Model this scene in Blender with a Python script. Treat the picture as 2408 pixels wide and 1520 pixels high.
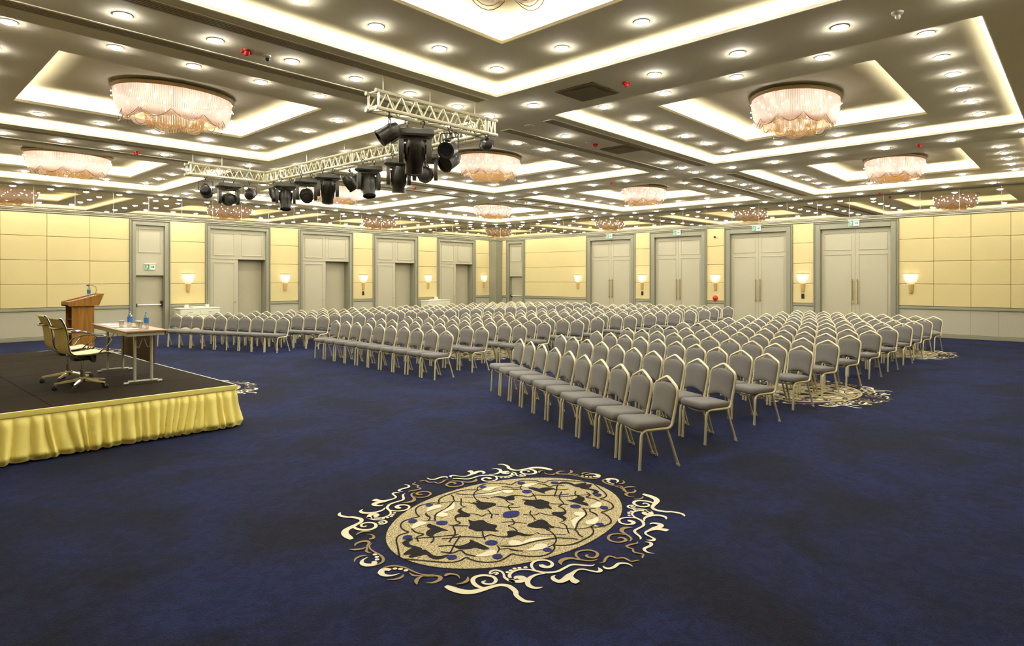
import bpy, math, random
from mathutils import Vector, Matrix
R = math.radians; PI = math.pi
random.seed(7)
for o in list(bpy.data.objects): bpy.data.objects.remove(o)
scene = bpy.context.scene
COL = scene.collection

# ------------------------------------------------------------------ camera, world, exposure
cam = bpy.data.cameras.new('camera'); camo = bpy.data.objects.new('camera', cam); COL.objects.link(camo)
camo.location = (0, 0, 1.96); camo.rotation_euler = (R(90), 0, R(43.0 - 90))
cam.sensor_width = 36; cam.lens = 1496 / 2408 * 36; cam.shift_y = -105 / 2408; cam.clip_start = 0.05; cam.clip_end = 200
scene.camera = camo
vs = scene.view_settings
vs.view_transform = 'Standard'; vs.look = 'None'; vs.gamma = 1.0; vs.exposure = 0.95; vs.use_curve_mapping = False
wd = bpy.data.worlds.new('world'); scene.world = wd; wd.use_nodes = True
wd.node_tree.nodes['Background'].inputs[0].default_value = (0.02, 0.018, 0.015, 1)
wd.node_tree.nodes['Background'].inputs[1].default_value = 0.3
cy = scene.cycles
cy.max_bounces = 7; cy.diffuse_bounces = 5; cy.glossy_bounces = 4; cy.transparent_max_bounces = 12; cy.transmission_bounces = 4
cy.use_adaptive_sampling = True; cy.adaptive_threshold = 0.015; cy.sample_clamp_indirect = 2.0; cy.use_denoising = True; cy.caustics_reflective = False; cy.caustics_refractive = False
P_DOWN, P_COVE, P_BULB, P_SCON = 112.0, 44.0, 105.0, 9.0      # lamp strengths

# ------------------------------------------------------------------ materials
def lin(c):
    return tuple(((v/255)/12.92 if v <= 10 else (((v/255)+0.055)/1.055)**2.4) for v in c)
def mat(name, rgb, rough=0.6, metal=0.0, var=0.06, scale=6.0, bump=0.0, bscale=None, coat=0.0, spec=0.5, sheen=0.0):
    m = bpy.data.materials.new(name); m.use_nodes = True; nt = m.node_tree; b = nt.nodes['Principled BSDF']
    c = lin(rgb)
    tc = nt.nodes.new('ShaderNodeTexCoord'); nz = nt.nodes.new('ShaderNodeTexNoise'); nz.inputs['Scale'].default_value = scale
    nz.inputs['Detail'].default_value = 4
    nt.links.new(tc.outputs['Object'], nz.inputs['Vector'])
    mx = nt.nodes.new('ShaderNodeMix'); mx.data_type = 'RGBA'
    mx.inputs[6].default_value = (*[v*(1-var) for v in c], 1); mx.inputs[7].default_value = (*[min(1, v*(1+var)) for v in c], 1)
    nt.links.new(nz.outputs['Fac'], mx.inputs[0]); nt.links.new(mx.outputs[2], b.inputs['Base Color'])
    b.inputs['Roughness'].default_value = rough; b.inputs['Metallic'].default_value = metal
    b.inputs['Coat Weight'].default_value = coat; b.inputs['Specular IOR Level'].default_value = spec; b.inputs['Sheen Weight'].default_value = sheen
    if bump:
        n2 = nt.nodes.new('ShaderNodeTexNoise'); n2.inputs['Scale'].default_value = bscale or scale*8
        nt.links.new(tc.outputs['Object'], n2.inputs['Vector'])
        bp = nt.nodes.new('ShaderNodeBump'); bp.inputs['Strength'].default_value = bump; bp.inputs['Distance'].default_value = 0.01
        nt.links.new(n2.outputs['Fac'], bp.inputs['Height']); nt.links.new(bp.outputs[0], b.inputs['Normal'])
    return m
def emis(name, rgb, strength):
    m = bpy.data.materials.new(name); m.use_nodes = True; nt = m.node_tree; nt.nodes.clear()
    e = nt.nodes.new('ShaderNodeEmission'); e.inputs[0].default_value = (*rgb, 1); e.inputs[1].default_value = strength
    o = nt.nodes.new('ShaderNodeOutputMaterial'); nt.links.new(e.outputs[0], o.inputs[0]); return m
def wood(name, a, b_, rough=0.4, scale=3.0, axis='Z'):
    m = mat(name, a, rough); nt = m.node_tree; b = nt.nodes['Principled BSDF']
    tc = nt.nodes.new('ShaderNodeTexCoord'); mp = nt.nodes.new('ShaderNodeMapping')
    mp.inputs['Scale'].default_value = {'Z': (9, 9, .7), 'X': (.7, 9, 9), 'Y': (9, .7, 9)}[axis]
    nz = nt.nodes.new('ShaderNodeTexNoise'); nz.inputs['Scale'].default_value = scale; nz.inputs['Detail'].default_value = 8; nz.inputs['Distortion'].default_value = .6
    cr = nt.nodes.new('ShaderNodeValToRGB'); cr.color_ramp.elements[0].position = .35; cr.color_ramp.elements[1].position = .68
    cr.color_ramp.elements[0].color = (*lin(a), 1); cr.color_ramp.elements[1].color = (*lin(b_), 1)
    nt.links.new(tc.outputs['Object'], mp.inputs[0]); nt.links.new(mp.outputs[0], nz.inputs['Vector']); nt.links.new(nz.outputs['Fac'], cr.inputs[0]); nt.links.new(cr.outputs[0], b.inputs['Base Color'])
    return m
M = {}
M['ceil'] = mat('ceiling_paint', (244, 236, 208), 0.85, scale=1.2, var=.03)
M['mould'] = mat('cornice_paint', (238, 232, 210), 0.6, var=.02)
M['dark'] = mat('dark_slot', (52, 46, 36), 0.7)
M['grey_trim'] = mat('grey_trim_paint', (140, 138, 115), 0.42, scale=2, var=.03)
M['door_paint'] = mat('door_paint', (184, 178, 149), 0.42, scale=1.5, var=.03)
M['door_rec'] = mat('recessed_door_paint', (180, 173, 143), 0.45, scale=1.5, var=.03)
M['wains'] = mat('wainscot_paint', (180, 175, 150), 0.45, scale=1.5, var=.03)
M['fabric'] = mat('cream_wall_fabric', (216, 199, 140), 0.8, scale=1.3, var=.04, bump=.06, bscale=350)
M['gold_frame'] = mat('champagne_frame', (226, 216, 176), 0.34, metal=0.35, scale=9, var=.04)
M['grey_fab'] = mat('grey_upholstery', (110, 107, 102), 0.9, scale=14, var=.07, bump=.12, bscale=420, sheen=.15)
M['black_plastic'] = mat('black_plastic', (34, 32, 27), 0.42)
M['black_metal'] = mat('black_metal', (33, 31, 24), 0.38, metal=.3)
M['grey_case'] = mat('lamp_case_grey', (50, 47, 34), 0.45)
M['chrome'] = mat('chrome', (205, 200, 185), 0.12, metal=1.0, var=.02)
M['alu'] = mat('truss_aluminium', (226, 220, 186), 0.36, metal=.45, var=.04)
M['brass'] = mat('brass', (214, 176, 104), 0.25, metal=.9)
M['sc_gold'] = mat('sconce_gold', (216, 184, 116), 0.4, metal=.3)
M['bronze'] = mat('bronze', (120, 96, 60), 0.45, metal=.5)
M['slat'] = mat('slot_slats', (176, 164, 132), 0.6)
M['dk_vent'] = mat('vent_olive', (120, 106, 70), 0.7)
M['red'] = mat('red_plastic', (196, 34, 20), 0.4)
M['white_pl'] = mat('white_plastic', (236, 234, 222), 0.4)
M['green'] = mat('exit_green', (40, 150, 90), 0.4)
M['stage_top'] = mat('stage_carpet', (33, 26, 14), 0.95, spec=.12, scale=1.2, var=.25, bump=.3, bscale=260)
M['skirt'] = mat('yellow_satin', (252, 234, 124), 0.42, scale=3, var=.05, bump=.25, bscale=22, sheen=.3)
M['wood'] = wood('podium_veneer', (146, 100, 28), (176, 126, 50), .38)
M['wood_in'] = wood('podium_inside', (70, 44, 18), (92, 58, 26), .6)
M['walnut'] = wood('walnut_board', (66, 40, 16), (92, 58, 24), .45, axis='Y')
M['table_edge'] = wood('table_laminate', (142, 106, 70), (172, 134, 96), .35, axis='Y')
M['tbl_grey'] = mat('table_leg_grey', (186, 182, 160), .4, metal=.3)
M['leather'] = mat('cream_leather', (240, 222, 160), .45, scale=8, var=.05, bump=.08, bscale=60)
M['cloth_w'] = mat('cream_laminate', (228, 226, 196), .5)
M['paper'] = mat('white_paper', (240, 236, 224), .8)
M['label'] = mat('blue_bottle_label', (40, 120, 205), .45)
M['cap'] = mat('blue_bottle_cap', (90, 160, 215), .4)
M['lens'] = emis('downlight_glow', (1.0, .96, .88), P_DOWN)
M['lens_off'] = mat('unlit_lens', (190, 182, 160), .5)
M['ring'] = mat('downlight_ring', (228, 222, 205), .4)
M['cove'] = emis('cove_led', (1.0, .90, .66), P_COVE)
M['bulb'] = emis('chandelier_bulb', (1.0, .87, .74), P_BULB)
M['sparkle'] = emis('crystal_sparkle', (1.0, .95, .92), 22)  # glow given to small beads to stand in for crystal glints
M['sbulb'] = emis('sconce_bulb', (1.0, .88, .80), P_SCON)
def glass(name, rgb=(0.95, 0.97, 0.98), rough=.05, mix=.75):
    m = bpy.data.materials.new(name); m.use_nodes = True; nt = m.node_tree; nt.nodes.clear()
    t = nt.nodes.new('ShaderNodeBsdfTransparent'); t.inputs[0].default_value = (*rgb, 1)
    g = nt.nodes.new('ShaderNodeBsdfGlossy'); g.inputs['Roughness'].default_value = rough
    x = nt.nodes.new('ShaderNodeMixShader'); x.inputs[0].default_value = 1-mix
    o = nt.nodes.new('ShaderNodeOutputMaterial')
    nt.links.new(t.outputs[0], x.inputs[1]); nt.links.new(g.outputs[0], x.inputs[2]); nt.links.new(x.outputs[0], o.inputs[0]); return m
M['pet'] = glass('clear_plastic', (.9, .95, .97), .12, .7)
M['glass'] = glass('clear_glass', (.95, .97, .95), .04, .8)
def strand(name, rgb, n, duty, transl=.75):
    """hanging bead strands: a regular pattern round the UV x axis, gaps are clear"""
    m = bpy.data.materials.new(name); m.use_nodes = True; nt = m.node_tree; nt.nodes.clear(); L = nt.links.new
    uv = nt.nodes.new('ShaderNodeUVMap'); sp = nt.nodes.new('ShaderNodeSeparateXYZ'); L(uv.outputs[0], sp.inputs[0])
    a = nt.nodes.new('ShaderNodeMath'); a.operation = 'MULTIPLY'; a.inputs[1].default_value = n; L(sp.outputs[0], a.inputs[0])
    f = nt.nodes.new('ShaderNodeMath'); f.operation = 'FRACT'; L(a.outputs[0], f.inputs[0])
    l = nt.nodes.new('ShaderNodeMath'); l.operation = 'LESS_THAN'; l.inputs[1].default_value = duty; L(f.outputs[0], l.inputs[0])
    d = nt.nodes.new('ShaderNodeBsdfDiffuse'); d.inputs[0].default_value = (*lin(rgb), 1)
    t = nt.nodes.new('ShaderNodeBsdfTranslucent'); t.inputs[0].default_value = (*lin(rgb), 1)
    x = nt.nodes.new('ShaderNodeMixShader'); x.inputs[0].default_value = transl; L(d.outputs[0], x.inputs[1]); L(t.outputs[0], x.inputs[2])
    tr = nt.nodes.new('ShaderNodeBsdfTransparent'); y = nt.nodes.new('ShaderNodeMixShader'); L(l.outputs[0], y.inputs[0]); L(tr.outputs[0], y.inputs[1]); L(x.outputs[0], y.inputs[2])
    o = nt.nodes.new('ShaderNodeOutputMaterial'); L(y.outputs[0], o.inputs[0]); return m
M['curtain'] = strand('crystal_strands', (252, 234, 224), 170, .88)
M['cascade'] = strand('amber_strands', (232, 190, 124), 110, .55)
M['sglass'] = strand('sconce_crystal', (255, 232, 218), 26, .6)
def mirror():
    m = bpy.data.materials.new('wall_mirror'); m.use_nodes = True; nt = m.node_tree; b = nt.nodes['Principled BSDF']
    b.inputs['Base Color'].default_value = (.88, .85, .76, 1); b.inputs['Metallic'].default_value = 1; b.inputs['Roughness'].default_value = .015
    tc = nt.nodes.new('ShaderNodeTexCoord'); nz = nt.nodes.new('ShaderNodeTexNoise'); nz.inputs['Scale'].default_value = .7; nz.inputs['Detail'].default_value = 0
    bp = nt.nodes.new('ShaderNodeBump'); bp.inputs['Strength'].default_value = .3; bp.inputs['Distance'].default_value = .004
    nt.links.new(tc.outputs['Object'], nz.inputs['Vector']); nt.links.new(nz.outputs['Fac'], bp.inputs['Height']); nt.links.new(bp.outputs[0], b.inputs['Normal']); return m
M['mirror'] = mirror()
def carpet():
    m = bpy.data.materials.new('navy_carpet'); m.use_nodes = True; nt = m.node_tree; b = nt.nodes['Principled BSDF']; L = nt.links.new
    tc = nt.nodes.new('ShaderNodeTexCoord')
    n1 = nt.nodes.new('ShaderNodeTexNoise'); n1.inputs['Scale'].default_value = .8; n1.inputs['Detail'].default_value = 6; n1.inputs['Roughness'].default_value = .62; n1.inputs['Distortion'].default_value = .7
    n2 = nt.nodes.new('ShaderNodeTexNoise'); n2.inputs['Scale'].default_value = 75; n2.inputs['Detail'].default_value = 3
    n3 = nt.nodes.new('ShaderNodeTexNoise'); n3.inputs['Scale'].default_value = 9; n3.inputs['Detail'].default_value = 5; n3.inputs['Distortion'].default_value = 1.2
    for n in (n1, n2, n3): L(tc.outputs['Object'], n.inputs['Vector'])
    c1 = nt.nodes.new('ShaderNodeValToRGB'); c1.color_ramp.elements[0].position = .40; c1.color_ramp.elements[1].position = .62
    c1.color_ramp.elements[0].color = (*lin((20, 20, 25)), 1); c1.color_ramp.elements[1].color = (*lin((24, 30, 61)), 1)
    L(n1.outputs['Fac'], c1.inputs[0])
    mx = nt.nodes.new('ShaderNodeMix'); mx.data_type = 'RGBA'; mx.blend_type = 'MULTIPLY'; mx.inputs[0].default_value = 1
    c2 = nt.nodes.new('ShaderNodeValToRGB'); c2.color_ramp.elements[0].position = .3; c2.color_ramp.elements[0].color = (.5, .5, .5, 1); c2.color_ramp.elements[1].position = .7; c2.color_ramp.elements[1].color = (1.35, 1.35, 1.35, 1)
    L(n2.outputs['Fac'], c2.inputs[0]); L(c1.outputs[0], mx.inputs[6]); L(c2.outputs[0], mx.inputs[7])
    mx2 = nt.nodes.new('ShaderNodeMix'); mx2.data_type = 'RGBA'; mx2.blend_type = 'MULTIPLY'; mx2.inputs[0].default_value = .7
    c3 = nt.nodes.new('ShaderNodeValToRGB'); c3.color_ramp.elements[0].position = .42; c3.color_ramp.elements[0].color = (.62, .62, .62, 1); c3.color_ramp.elements[1].position = .58; c3.color_ramp.elements[1].color = (1.2, 1.2, 1.25, 1)
    L(n3.outputs['Fac'], c3.inputs[0]); L(mx.outputs[2], mx2.inputs[6]); L(c3.outputs[0], mx2.inputs[7])
    L(mx2.outputs[2], b.inputs['Base Color']); b.inputs['Roughness'].default_value = .95; b.inputs['Specular IOR Level'].default_value = .08; b.inputs['Sheen Weight'].default_value = .08; b.inputs['Sheen Tint'].default_value = (.2, .3, .9, 1)
    bp = nt.nodes.new('ShaderNodeBump'); bp.inputs['Strength'].default_value = .4; bp.inputs['Distance'].default_value = .01; L(n2.outputs['Fac'], bp.inputs['Height']); L(bp.outputs[0], b.inputs['Normal'])
    return m
M['carpet'] = carpet()
def speckle(name, a, b_, sc=110):
    m = mat(name, a, .95, spec=.2); nt = m.node_tree; b = nt.nodes['Principled BSDF']
    tc = nt.nodes.new('ShaderNodeTexCoord'); nz = nt.nodes.new('ShaderNodeTexNoise'); nz.inputs['Scale'].default_value = sc; nz.inputs['Detail'].default_value = 2
    cr = nt.nodes.new('ShaderNodeValToRGB'); cr.color_ramp.elements[0].position = .38; cr.color_ramp.elements[1].position = .55
    cr.color_ramp.elements[0].color = (*lin(a), 1); cr.color_ramp.elements[1].color = (*lin(b_), 1)
    nt.links.new(tc.outputs['Object'], nz.inputs['Vector']); nt.links.new(nz.outputs['Fac'], cr.inputs[0]); nt.links.new(cr.outputs[0], b.inputs['Base Color']); return m
M['c_gold'] = speckle('carpet_gold_pile', (112, 96, 66), (204, 191, 146))
M['c_cream'] = mat('carpet_cream_pile', (224, 217, 184), .95, scale=60, var=.05, spec=.2)
M['c_brown'] = mat('carpet_tan_pile', (150, 128, 88), .95, scale=60, var=.1, spec=.2)
M['c_black'] = mat('carpet_black_pile', (15, 13, 17), .95, scale=60, var=.1, spec=.2)
M['c_navy'] = mat('carpet_navy_pile', (30, 36, 92), .95, scale=60, var=.1, spec=.2)

# ------------------------------------------------------------------ mesh helpers
class MB:
    def __init__(s): s.v = []; s.f = []; s.m = []; s.uv = {}
    def add(s, vs_, fs, mi=0):
        b = len(s.v); s.v += [tuple(v) for v in vs_]
        for f in fs: s.f.append([b+i for i in f]); s.m.append(mi)
    def box(s, x0, y0, z0, x1, y1, z1, mi=0, T=None):
        vv = [(x0,y0,z0),(x1,y0,z0),(x1,y1,z0),(x0,y1,z0),(x0,y0,z1),(x1,y0,z1),(x1,y1,z1),(x0,y1,z1)]
        if T: vv = [T @ Vector(v) for v in vv]
        s.add(vv, [(0,3,2,1),(4,5,6,7),(0,1,5,4),(1,2,6,5),(2,3,7,6),(3,0,4,7)], mi)
    def cbox(s, x0, y0, z0, x1, y1, z1, c=.005, mi=0, T=None):
        """box with chamfered edges"""
        c = min(c, (x1-x0)/2.2, (y1-y0)/2.2, (z1-z0)/2.2); rings = []
        for z, i in ((z0, c), (z0+c, 0), (z1-c, 0), (z1, c)):
            X0, Y0, X1, Y1 = x0+i, y0+i, x1-i, y1-i; k = c if i == 0 else c*.5
            rings.append([(X0+k,Y0,z),(X1-k,Y0,z),(X1,Y0+k,z),(X1,Y1-k,z),(X1-k,Y1,z),(X0+k,Y1,z),(X0,Y1-k,z),(X0,Y0+k,z)])
        s.loft(rings, mi, True, T)
    def loft(s, rings, mi=0, caps=True, T=None, closed=True):
        n = len(rings[0]); vv = [v for r in rings for v in r]
        if T: vv = [T @ Vector(v) for v in vv]
        fs = []
        for i in range(len(rings)-1):
            for j in range(n if closed else n-1):
                k = (j+1) % n; fs.append((i*n+j, i*n+k, (i+1)*n+k, (i+1)*n+j))
        if caps and closed: fs.append(tuple(reversed(range(n)))); fs.append(tuple((len(rings)-1)*n+j for j in range(n)))
        s.add(vv, fs, mi)
    def tube(s, pts, r, n=8, mi=0, caps=True, T=None, rr=None):
        P = [Vector(p) for p in pts]; t0 = (P[1]-P[0]).normalized()
        u = t0.orthogonal().normalized(); rings = []
        for i, p in enumerate(P):
            if i == 0: t = (P[1]-P[0])
            elif i == len(P)-1: t = P[-1]-P[-2]
            else: t = (P[i+1]-P[i]).normalized() + (P[i]-P[i-1]).normalized()
            t.normalize(); u = (u - t*u.dot(t)).normalized(); w = t.cross(u); q = rr[i] if rr else r
            rings.append([p + (u*math.cos(2*PI*k/n) + w*math.sin(2*PI*k/n))*q for k in range(n)])
        s.loft(rings, mi, caps, T)
    def cyl(s, a, b, r, n=12, mi=0, T=None, r2=None): s.tube([a, b], r, n, mi, True, T, [r, r if r2 is None else r2])
    def lathe(s, prof, n=16, mi=0, T=None, sx=1, sy=1, caps=True):
        s.loft([[(r*sx*math.cos(2*PI*k/n), r*sy*math.sin(2*PI*k/n), z) for k in range(n)] for r, z in prof], mi, caps, T)
    def sphere(s, c, r, n=10, m=6, mi=0, T=None):
        T2 = Matrix.Translation(c); T2 = T @ T2 if T else T2
        s.lathe([(max(r*math.sin(PI*i/m), r*.02), -r*math.cos(PI*i/m)) for i in range(m+1)], n, mi, T2)
    def prism(s, poly, z0, z1, mi=0, T=None):
        s.loft([[(x, y, z0) for x, y in poly], [(x, y, z1) for x, y in poly]], mi, True, T)
    def mesh(s, name, mats, smooth=35):
        me = bpy.data.meshes.new(name); me.from_pydata(s.v, [], s.f)
        for m in (mats if isinstance(mats, (list, tuple)) else [mats]): me.materials.append(m)
        if any(s.m): me.polygons.foreach_set('material_index', s.m)
        me.polygons.foreach_set('use_smooth', [smooth is not None]*len(s.f)); me.validate(); me.update()
        if smooth is not None: me.set_sharp_from_angle(angle=R(smooth))
        return me
    def build(s, name, mats, parent=None, smooth=35, loc=None, rot=None):
        o = bpy.data.objects.new(name, s.mesh(name, mats, smooth)); COL.objects.link(o); o.parent = parent
        if loc: o.location = loc
        if rot: o.rotation_euler = rot
        return o
def tag(o, label=None, cat=None, group=None, kind=None):
    if label: o['label'] = label
    if cat: o['category'] = cat
    if group: o['group'] = group
    if kind: o['kind'] = kind
    return o
def thing(name, label, cat, loc=(0,0,0), rz=0, group=None):
    o = bpy.data.objects.new(name, None); COL.objects.link(o); o.location = loc; o.rotation_euler = (0, 0, rz); o.empty_display_size = .1
    return tag(o, label, cat, group)
KIDS = {}
def kids(o): return [c for c in KIDS.get(o.name, [])]
def remember(root):
    """list children once so that copying does not scan the whole scene"""
    for c in root.children_recursive: KIDS.setdefault(c.parent.name, []).append(c)
def dup(root, loc=None, rz=None, label=None, group=None, parent=None):
    c = root.copy(); COL.objects.link(c)
    if parent is not None: c.parent = parent
    if loc is not None: c.location = loc
    if rz is not None: c.rotation_euler = (0, 0, rz)
    if label: c['label'] = label
    if group: c['group'] = group
    for k in kids(root): dup(k, parent=c)
    return c
def struct(mb, name, mats, parent=None, smooth=35, label=None):
    o = mb.build(name, mats, parent, smooth)
    if parent is None: o['kind'] = 'structure'
    if label: o['label'] = label
    return o
ORD = ['first','second','third','fourth','fifth','sixth','seventh','eighth','ninth','tenth','eleventh','twelfth','thirteenth','fourteenth','fifteenth','sixteenth','seventeenth','eighteenth','nineteenth','twentieth','twenty-first','twenty-second','twenty-third','twenty-fourth','twenty-fifth','twenty-sixth','twenty-seventh']
# ------------------------------------------------------------------ setting: room shell
XW, YW, X0R, Y0R = 25.0, 24.5, -3.0, -3.0      # right wall, left wall, walls behind the camera
Z0, Z1, Z2, ZT = 4.87, 5.03, 5.29, 4.155
ZC = 5.23      # chandelier hanging height       # ceiling, first recess, second recess, top of the panelled wall
CX_ = [3.99, 12.03, 20.1]; CY_ = [4.03, 12.1, 20.1]
HX, HY, IX, IY = 3.28, 3.1, 2.0, 1.75
def wp(x, y):
    """as surveyed, the ceiling grid runs a touch out of square with the walls"""
    return (x+.0165*(y-4), y+(x-5)*.0155*max(0.0, min(1.0, (24-y)/14)))

# -- carpet with woven medallions
from math import cos, sin
CAMF, YAW = 1496.0, R(43.0)
def floor_pt(px, py):
    d = CAMF*1.96/(py-655); r = (px-1204)/CAMF*d
    return (d*cos(YAW)+r*sin(YAW)-3.85, d*sin(YAW)-r*cos(YAW)-3.6)
A4 = lambda p: floor_pt(830+p[0]/6.1744, 1180+p[1]/6.1744)
A1 = lambda p: floor_pt(1190+p[0]/5.733, 1200+p[1]/5.733)
A2 = lambda p: floor_pt(1180+p[0]/10.86, 1200+p[1]/10.86)
def cr(P, k=5, closed=False):
    """Catmull-Rom through tuples"""
    n = len(P); out = []
    rng = range(n if closed else n-1)
    for i in rng:
        g = lambda j: P[j % n] if closed else P[min(max(j, 0), n-1)]
        a, b, c, d = g(i-1), g(i), g(i+1), g(i+2)
        for q in range(k):
            t = q/k
            out.append(tuple(.5*((2*b[m]) + (-a[m]+c[m])*t + (2*a[m]-5*b[m]+4*c[m]-d[m])*t*t + (-a[m]+3*b[m]-3*c[m]+d[m])*t**3) for m in range(len(b))))
    if not closed: out.append(tuple(P[-1]))
    return out
def strokes():
    """(kind, colour, points): one quarter of the woven pattern; the other three are its mirror images"""
    S = []
    def st(A, col, pts, w): S.append(('s', col, [(*A(p), ww) for p, ww in zip(pts, w)]))
    def po(A, col, pts): S.append(('p', col, [A(p) for p in pts]))
    def dot(A, col, p, r): S.append(('d', col, [(*A(p), r)]))
    c, b, k, g, n = 0, 1, 2, 3, 4     # cream, tan, black, gold, navy
    S.append(('s', c, [(*A4(p), w) for p, w in zip([(1345,1235),(1420,1265),(1500,1295),(1620,1320),(1750,1318),(1880,1285),(2000,1250),(2130,1220),(2240,1230)], [.03,.05,.055,.055,.05,.045,.035,.03,.035])]
             + [(*A1(p), w) for p, w in zip([(80,1060),(130,1110),(135,1150),(180,1195),(250,1235),(330,1243),(385,1240)], [.036,.034,.03,.03,.028,.02,.005])]))
    st(A4, c, [(1890,1265),(1800,1235),(1745,1180),(1750,1125),(1820,1090),(1920,1080),(2030,1100),(2075,1145),(2050,1190),(1980,1208),(1905,1198),(1885,1175),(1930,1160)], [.02,.03,.03,.03,.028,.026,.024,.024,.022,.02,.02,.018,.012])
    S.append(('s', c, [(*A4(p), w) for p, w in zip([(2060,1070),(2100,1055),(2075,1035),(2030,1050),(1990,1060),(2005,1022),(2080,1005),(2160,1030),(2190,1070),(2200,1110),(2260,1150),(2340,1180)], [.02,.018,.014,.012,.014,.018,.018,.018,.016,.02,.024,.028])]
             + [(*A1(p), w) for p, w in zip([(60,955),(130,970),(200,965),(235,940),(200,918),(140,918),(115,935)], [.032,.036,.045,.05,.05,.04,.01])]))
    st(A1, c, [(60,925),(45,890),(70,855),(130,825),(220,810),(320,815),(400,830),(500,850),(600,850),(700,835),(790,790),(870,750),(950,745),(1060,755),(1150,758),(1195,745)], [.02,.024,.022,.02,.018,.018,.02,.024,.024,.022,.022,.022,.022,.02,.016,.004])
    st(A1, c, [(395,828),(355,790),(345,740),(390,700),(470,685),(560,690),(620,725),(610,765),(550,780),(490,765),(470,745)], [.016,.018,.02,.02,.02,.02,.022,.028,.036,.04,.03])
    st(A1, c, [(520,868),(420,880),(330,920),(290,975),(310,1030),(380,1060),(440,1060),(495,1050)], [.012,.02,.03,.034,.034,.028,.018,.004])
    st(A1, c, [(1240,785),(1275,825),(1230,845),(1140,830),(1040,810),(960,820),(900,860),(850,900),(790,950),(720,975),(650,950),(630,915),(665,890)], [.004,.03,.022,.018,.018,.02,.03,.05,.05,.04,.035,.024,.004])
    st(A1, c, [(865,890),(885,935),(930,972),(970,990)], [.03,.04,.055,.045])
    st(A1, c, [(1305,765),(1340,795),(1400,800),(1460,780),(1520,735),(1600,730),(1660,745),(1710,775)], [.004,.022,.026,.026,.025,.02,.014,.003])
    for p in [(20,852),(65,822),(115,797),(180,790),(262,782)]: dot(A1, c, p, .014)
    st(A1, b, [(745,750),(735,705),(790,670),(880,660),(980,675),(1080,690),(1170,690),(1240,670)], [.004,.034,.036,.028,.02,.018,.016,.004])
    st(A1, b, [(990,668),(945,625),(955,580),(1030,555),(1130,550),(1210,575),(1235,610),(1200,648),(1130,650),(1085,630),(1100,608)], [.014,.018,.02,.02,.02,.02,.022,.024,.024,.022,.014])
    st(A1, b, [(1260,720),(1320,710),(1340,670),(1380,635),(1440,640),(1490,660),(1580,655),(1640,680),(1690,705),(1760,690),(1800,685)], [.004,.016,.02,.02,.018,.014,.018,.018,.012,.014,.004])
    st(A4, b, [(1340,1095),(1370,1070),(1440,1065),(1520,1085),(1550,1130)], [.018,.028,.02,.014,.004])
    st(A4, b, [(1670,1105),(1660,1160),(1600,1195),(1500,1215)], [.004,.025,.02,.004])
    st(A4, b, [(930,1220),(920,1170),(960,1120),(1040,1090)], [.005,.028,.022,.005])
    st(A4, b, [(1060,1185),(1160,1185),(1250,1150),(1270,1110),(1220,1085),(1100,1090),(980,1085),(880,1080),(820,1040)], [.004,.02,.028,.028,.022,.014,.014,.02,.005])
    st(A4, b, [(350,1050),(430,980),(540,945),(650,945),(760,970),(870,1020),(980,1060),(1100,1075),(1200,1060)], [.005,.015,.02,.02,.018,.015,.013,.012,.004])
    st(A4, b, [(490,1140),(600,1140),(700,1110),(735,1070)], [.004,.018,.022,.008])
    st(A4, c, [(680,1055),(560,1085),(450,1080),(410,1045),(430,1005),(490,995),(545,1005)], [.004,.02,.032,.042,.04,.04,.03])
    for p in [(610,985),(690,992),(768,1012)]: dot(A4, c, p, .016)
    # inside the oval
    w = .0125
    def ln(A, pts, w=w): st(A, k, pts, [w]*len(pts))
    ln(A4, [(745,842),(900,855),(1100,872),(1300,890),(1450,890),(1560,865),(1640,820),(1700,845),(1820,880),(1980,890),(2130,870),(2240,812),(2300,767)])
    ln(A2, [(250,1130),(400,1165),(600,1190),(800,1200),(1000,1190),(1170,1150),(1300,1060),(1350,980),(1330,912),(1500,920),(1750,900),(1950,840),(2110,757)])
    ln(A2, [(1940,768),(1800,740),(1600,735),(1450,722),(1300,742),(1100,770),(900,800),(700,850),(500,910),(300,938),(0,935)])
    ln(A2, [(1640,640),(1400,640),(1100,640),(950,610),(900,580)])
    ln(A2, [(1130,500),(1250,560),(1350,660),(1390,760),(1360,850),(1280,910),(1180,960)])
    ln(A2, [(250,240),(310,310),(300,370),(170,415),(300,460),(400,550)])
    ln(A2, [(0,325),(200,310),(350,320),(640,350)]); ln(A2, [(190,1005),(350,1050),(550,1055)])
    ln(A4, [(1560,500),(1480,620),(1440,700),(1400,770)]); ln(A4, [(1880,440),(1890,500),(1920,560)])
    ln(A4, [(1290,550),(1400,540),(1540,520),(1700,520),(1880,530),(1990,490),(2100,515),(2240,520)])
    ln(A4, [(1240,660),(1380,645),(1460,650)]); ln(A4, [(1280,740),(1450,755),(1560,715),(1640,770),(1780,805)]); ln(A4, [(2090,640),(2125,690),(2095,750)])
    ln(A4, [(2120,650),(2250,657),(2408,652)]); ln(A4, [(2120,700),(2250,690),(2330,705),(2408,720)])
    po(A2, k, [(900,575),(830,620),(700,635),(560,610),(430,570),(330,540),(230,535),(150,555),(130,590),(150,630),(110,690),(0,708),(200,708),(330,680),(400,650),(500,668),(620,680),(760,660),(860,620)])
    po(A2, k, [(790,340),(830,300),(950,290),(1080,310),(1120,370),(1150,430),(1260,510),(1130,495),(980,470),(830,460),(680,430),(650,400),(690,360)])
    po(A4, k, [(1460,650),(1550,650),(1650,620),(1700,590),(1700,560),(1800,600),(1900,645),(1980,690),(1900,705),(1830,690),(1770,675),(1700,695),(1600,700),(1520,690)])
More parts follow.
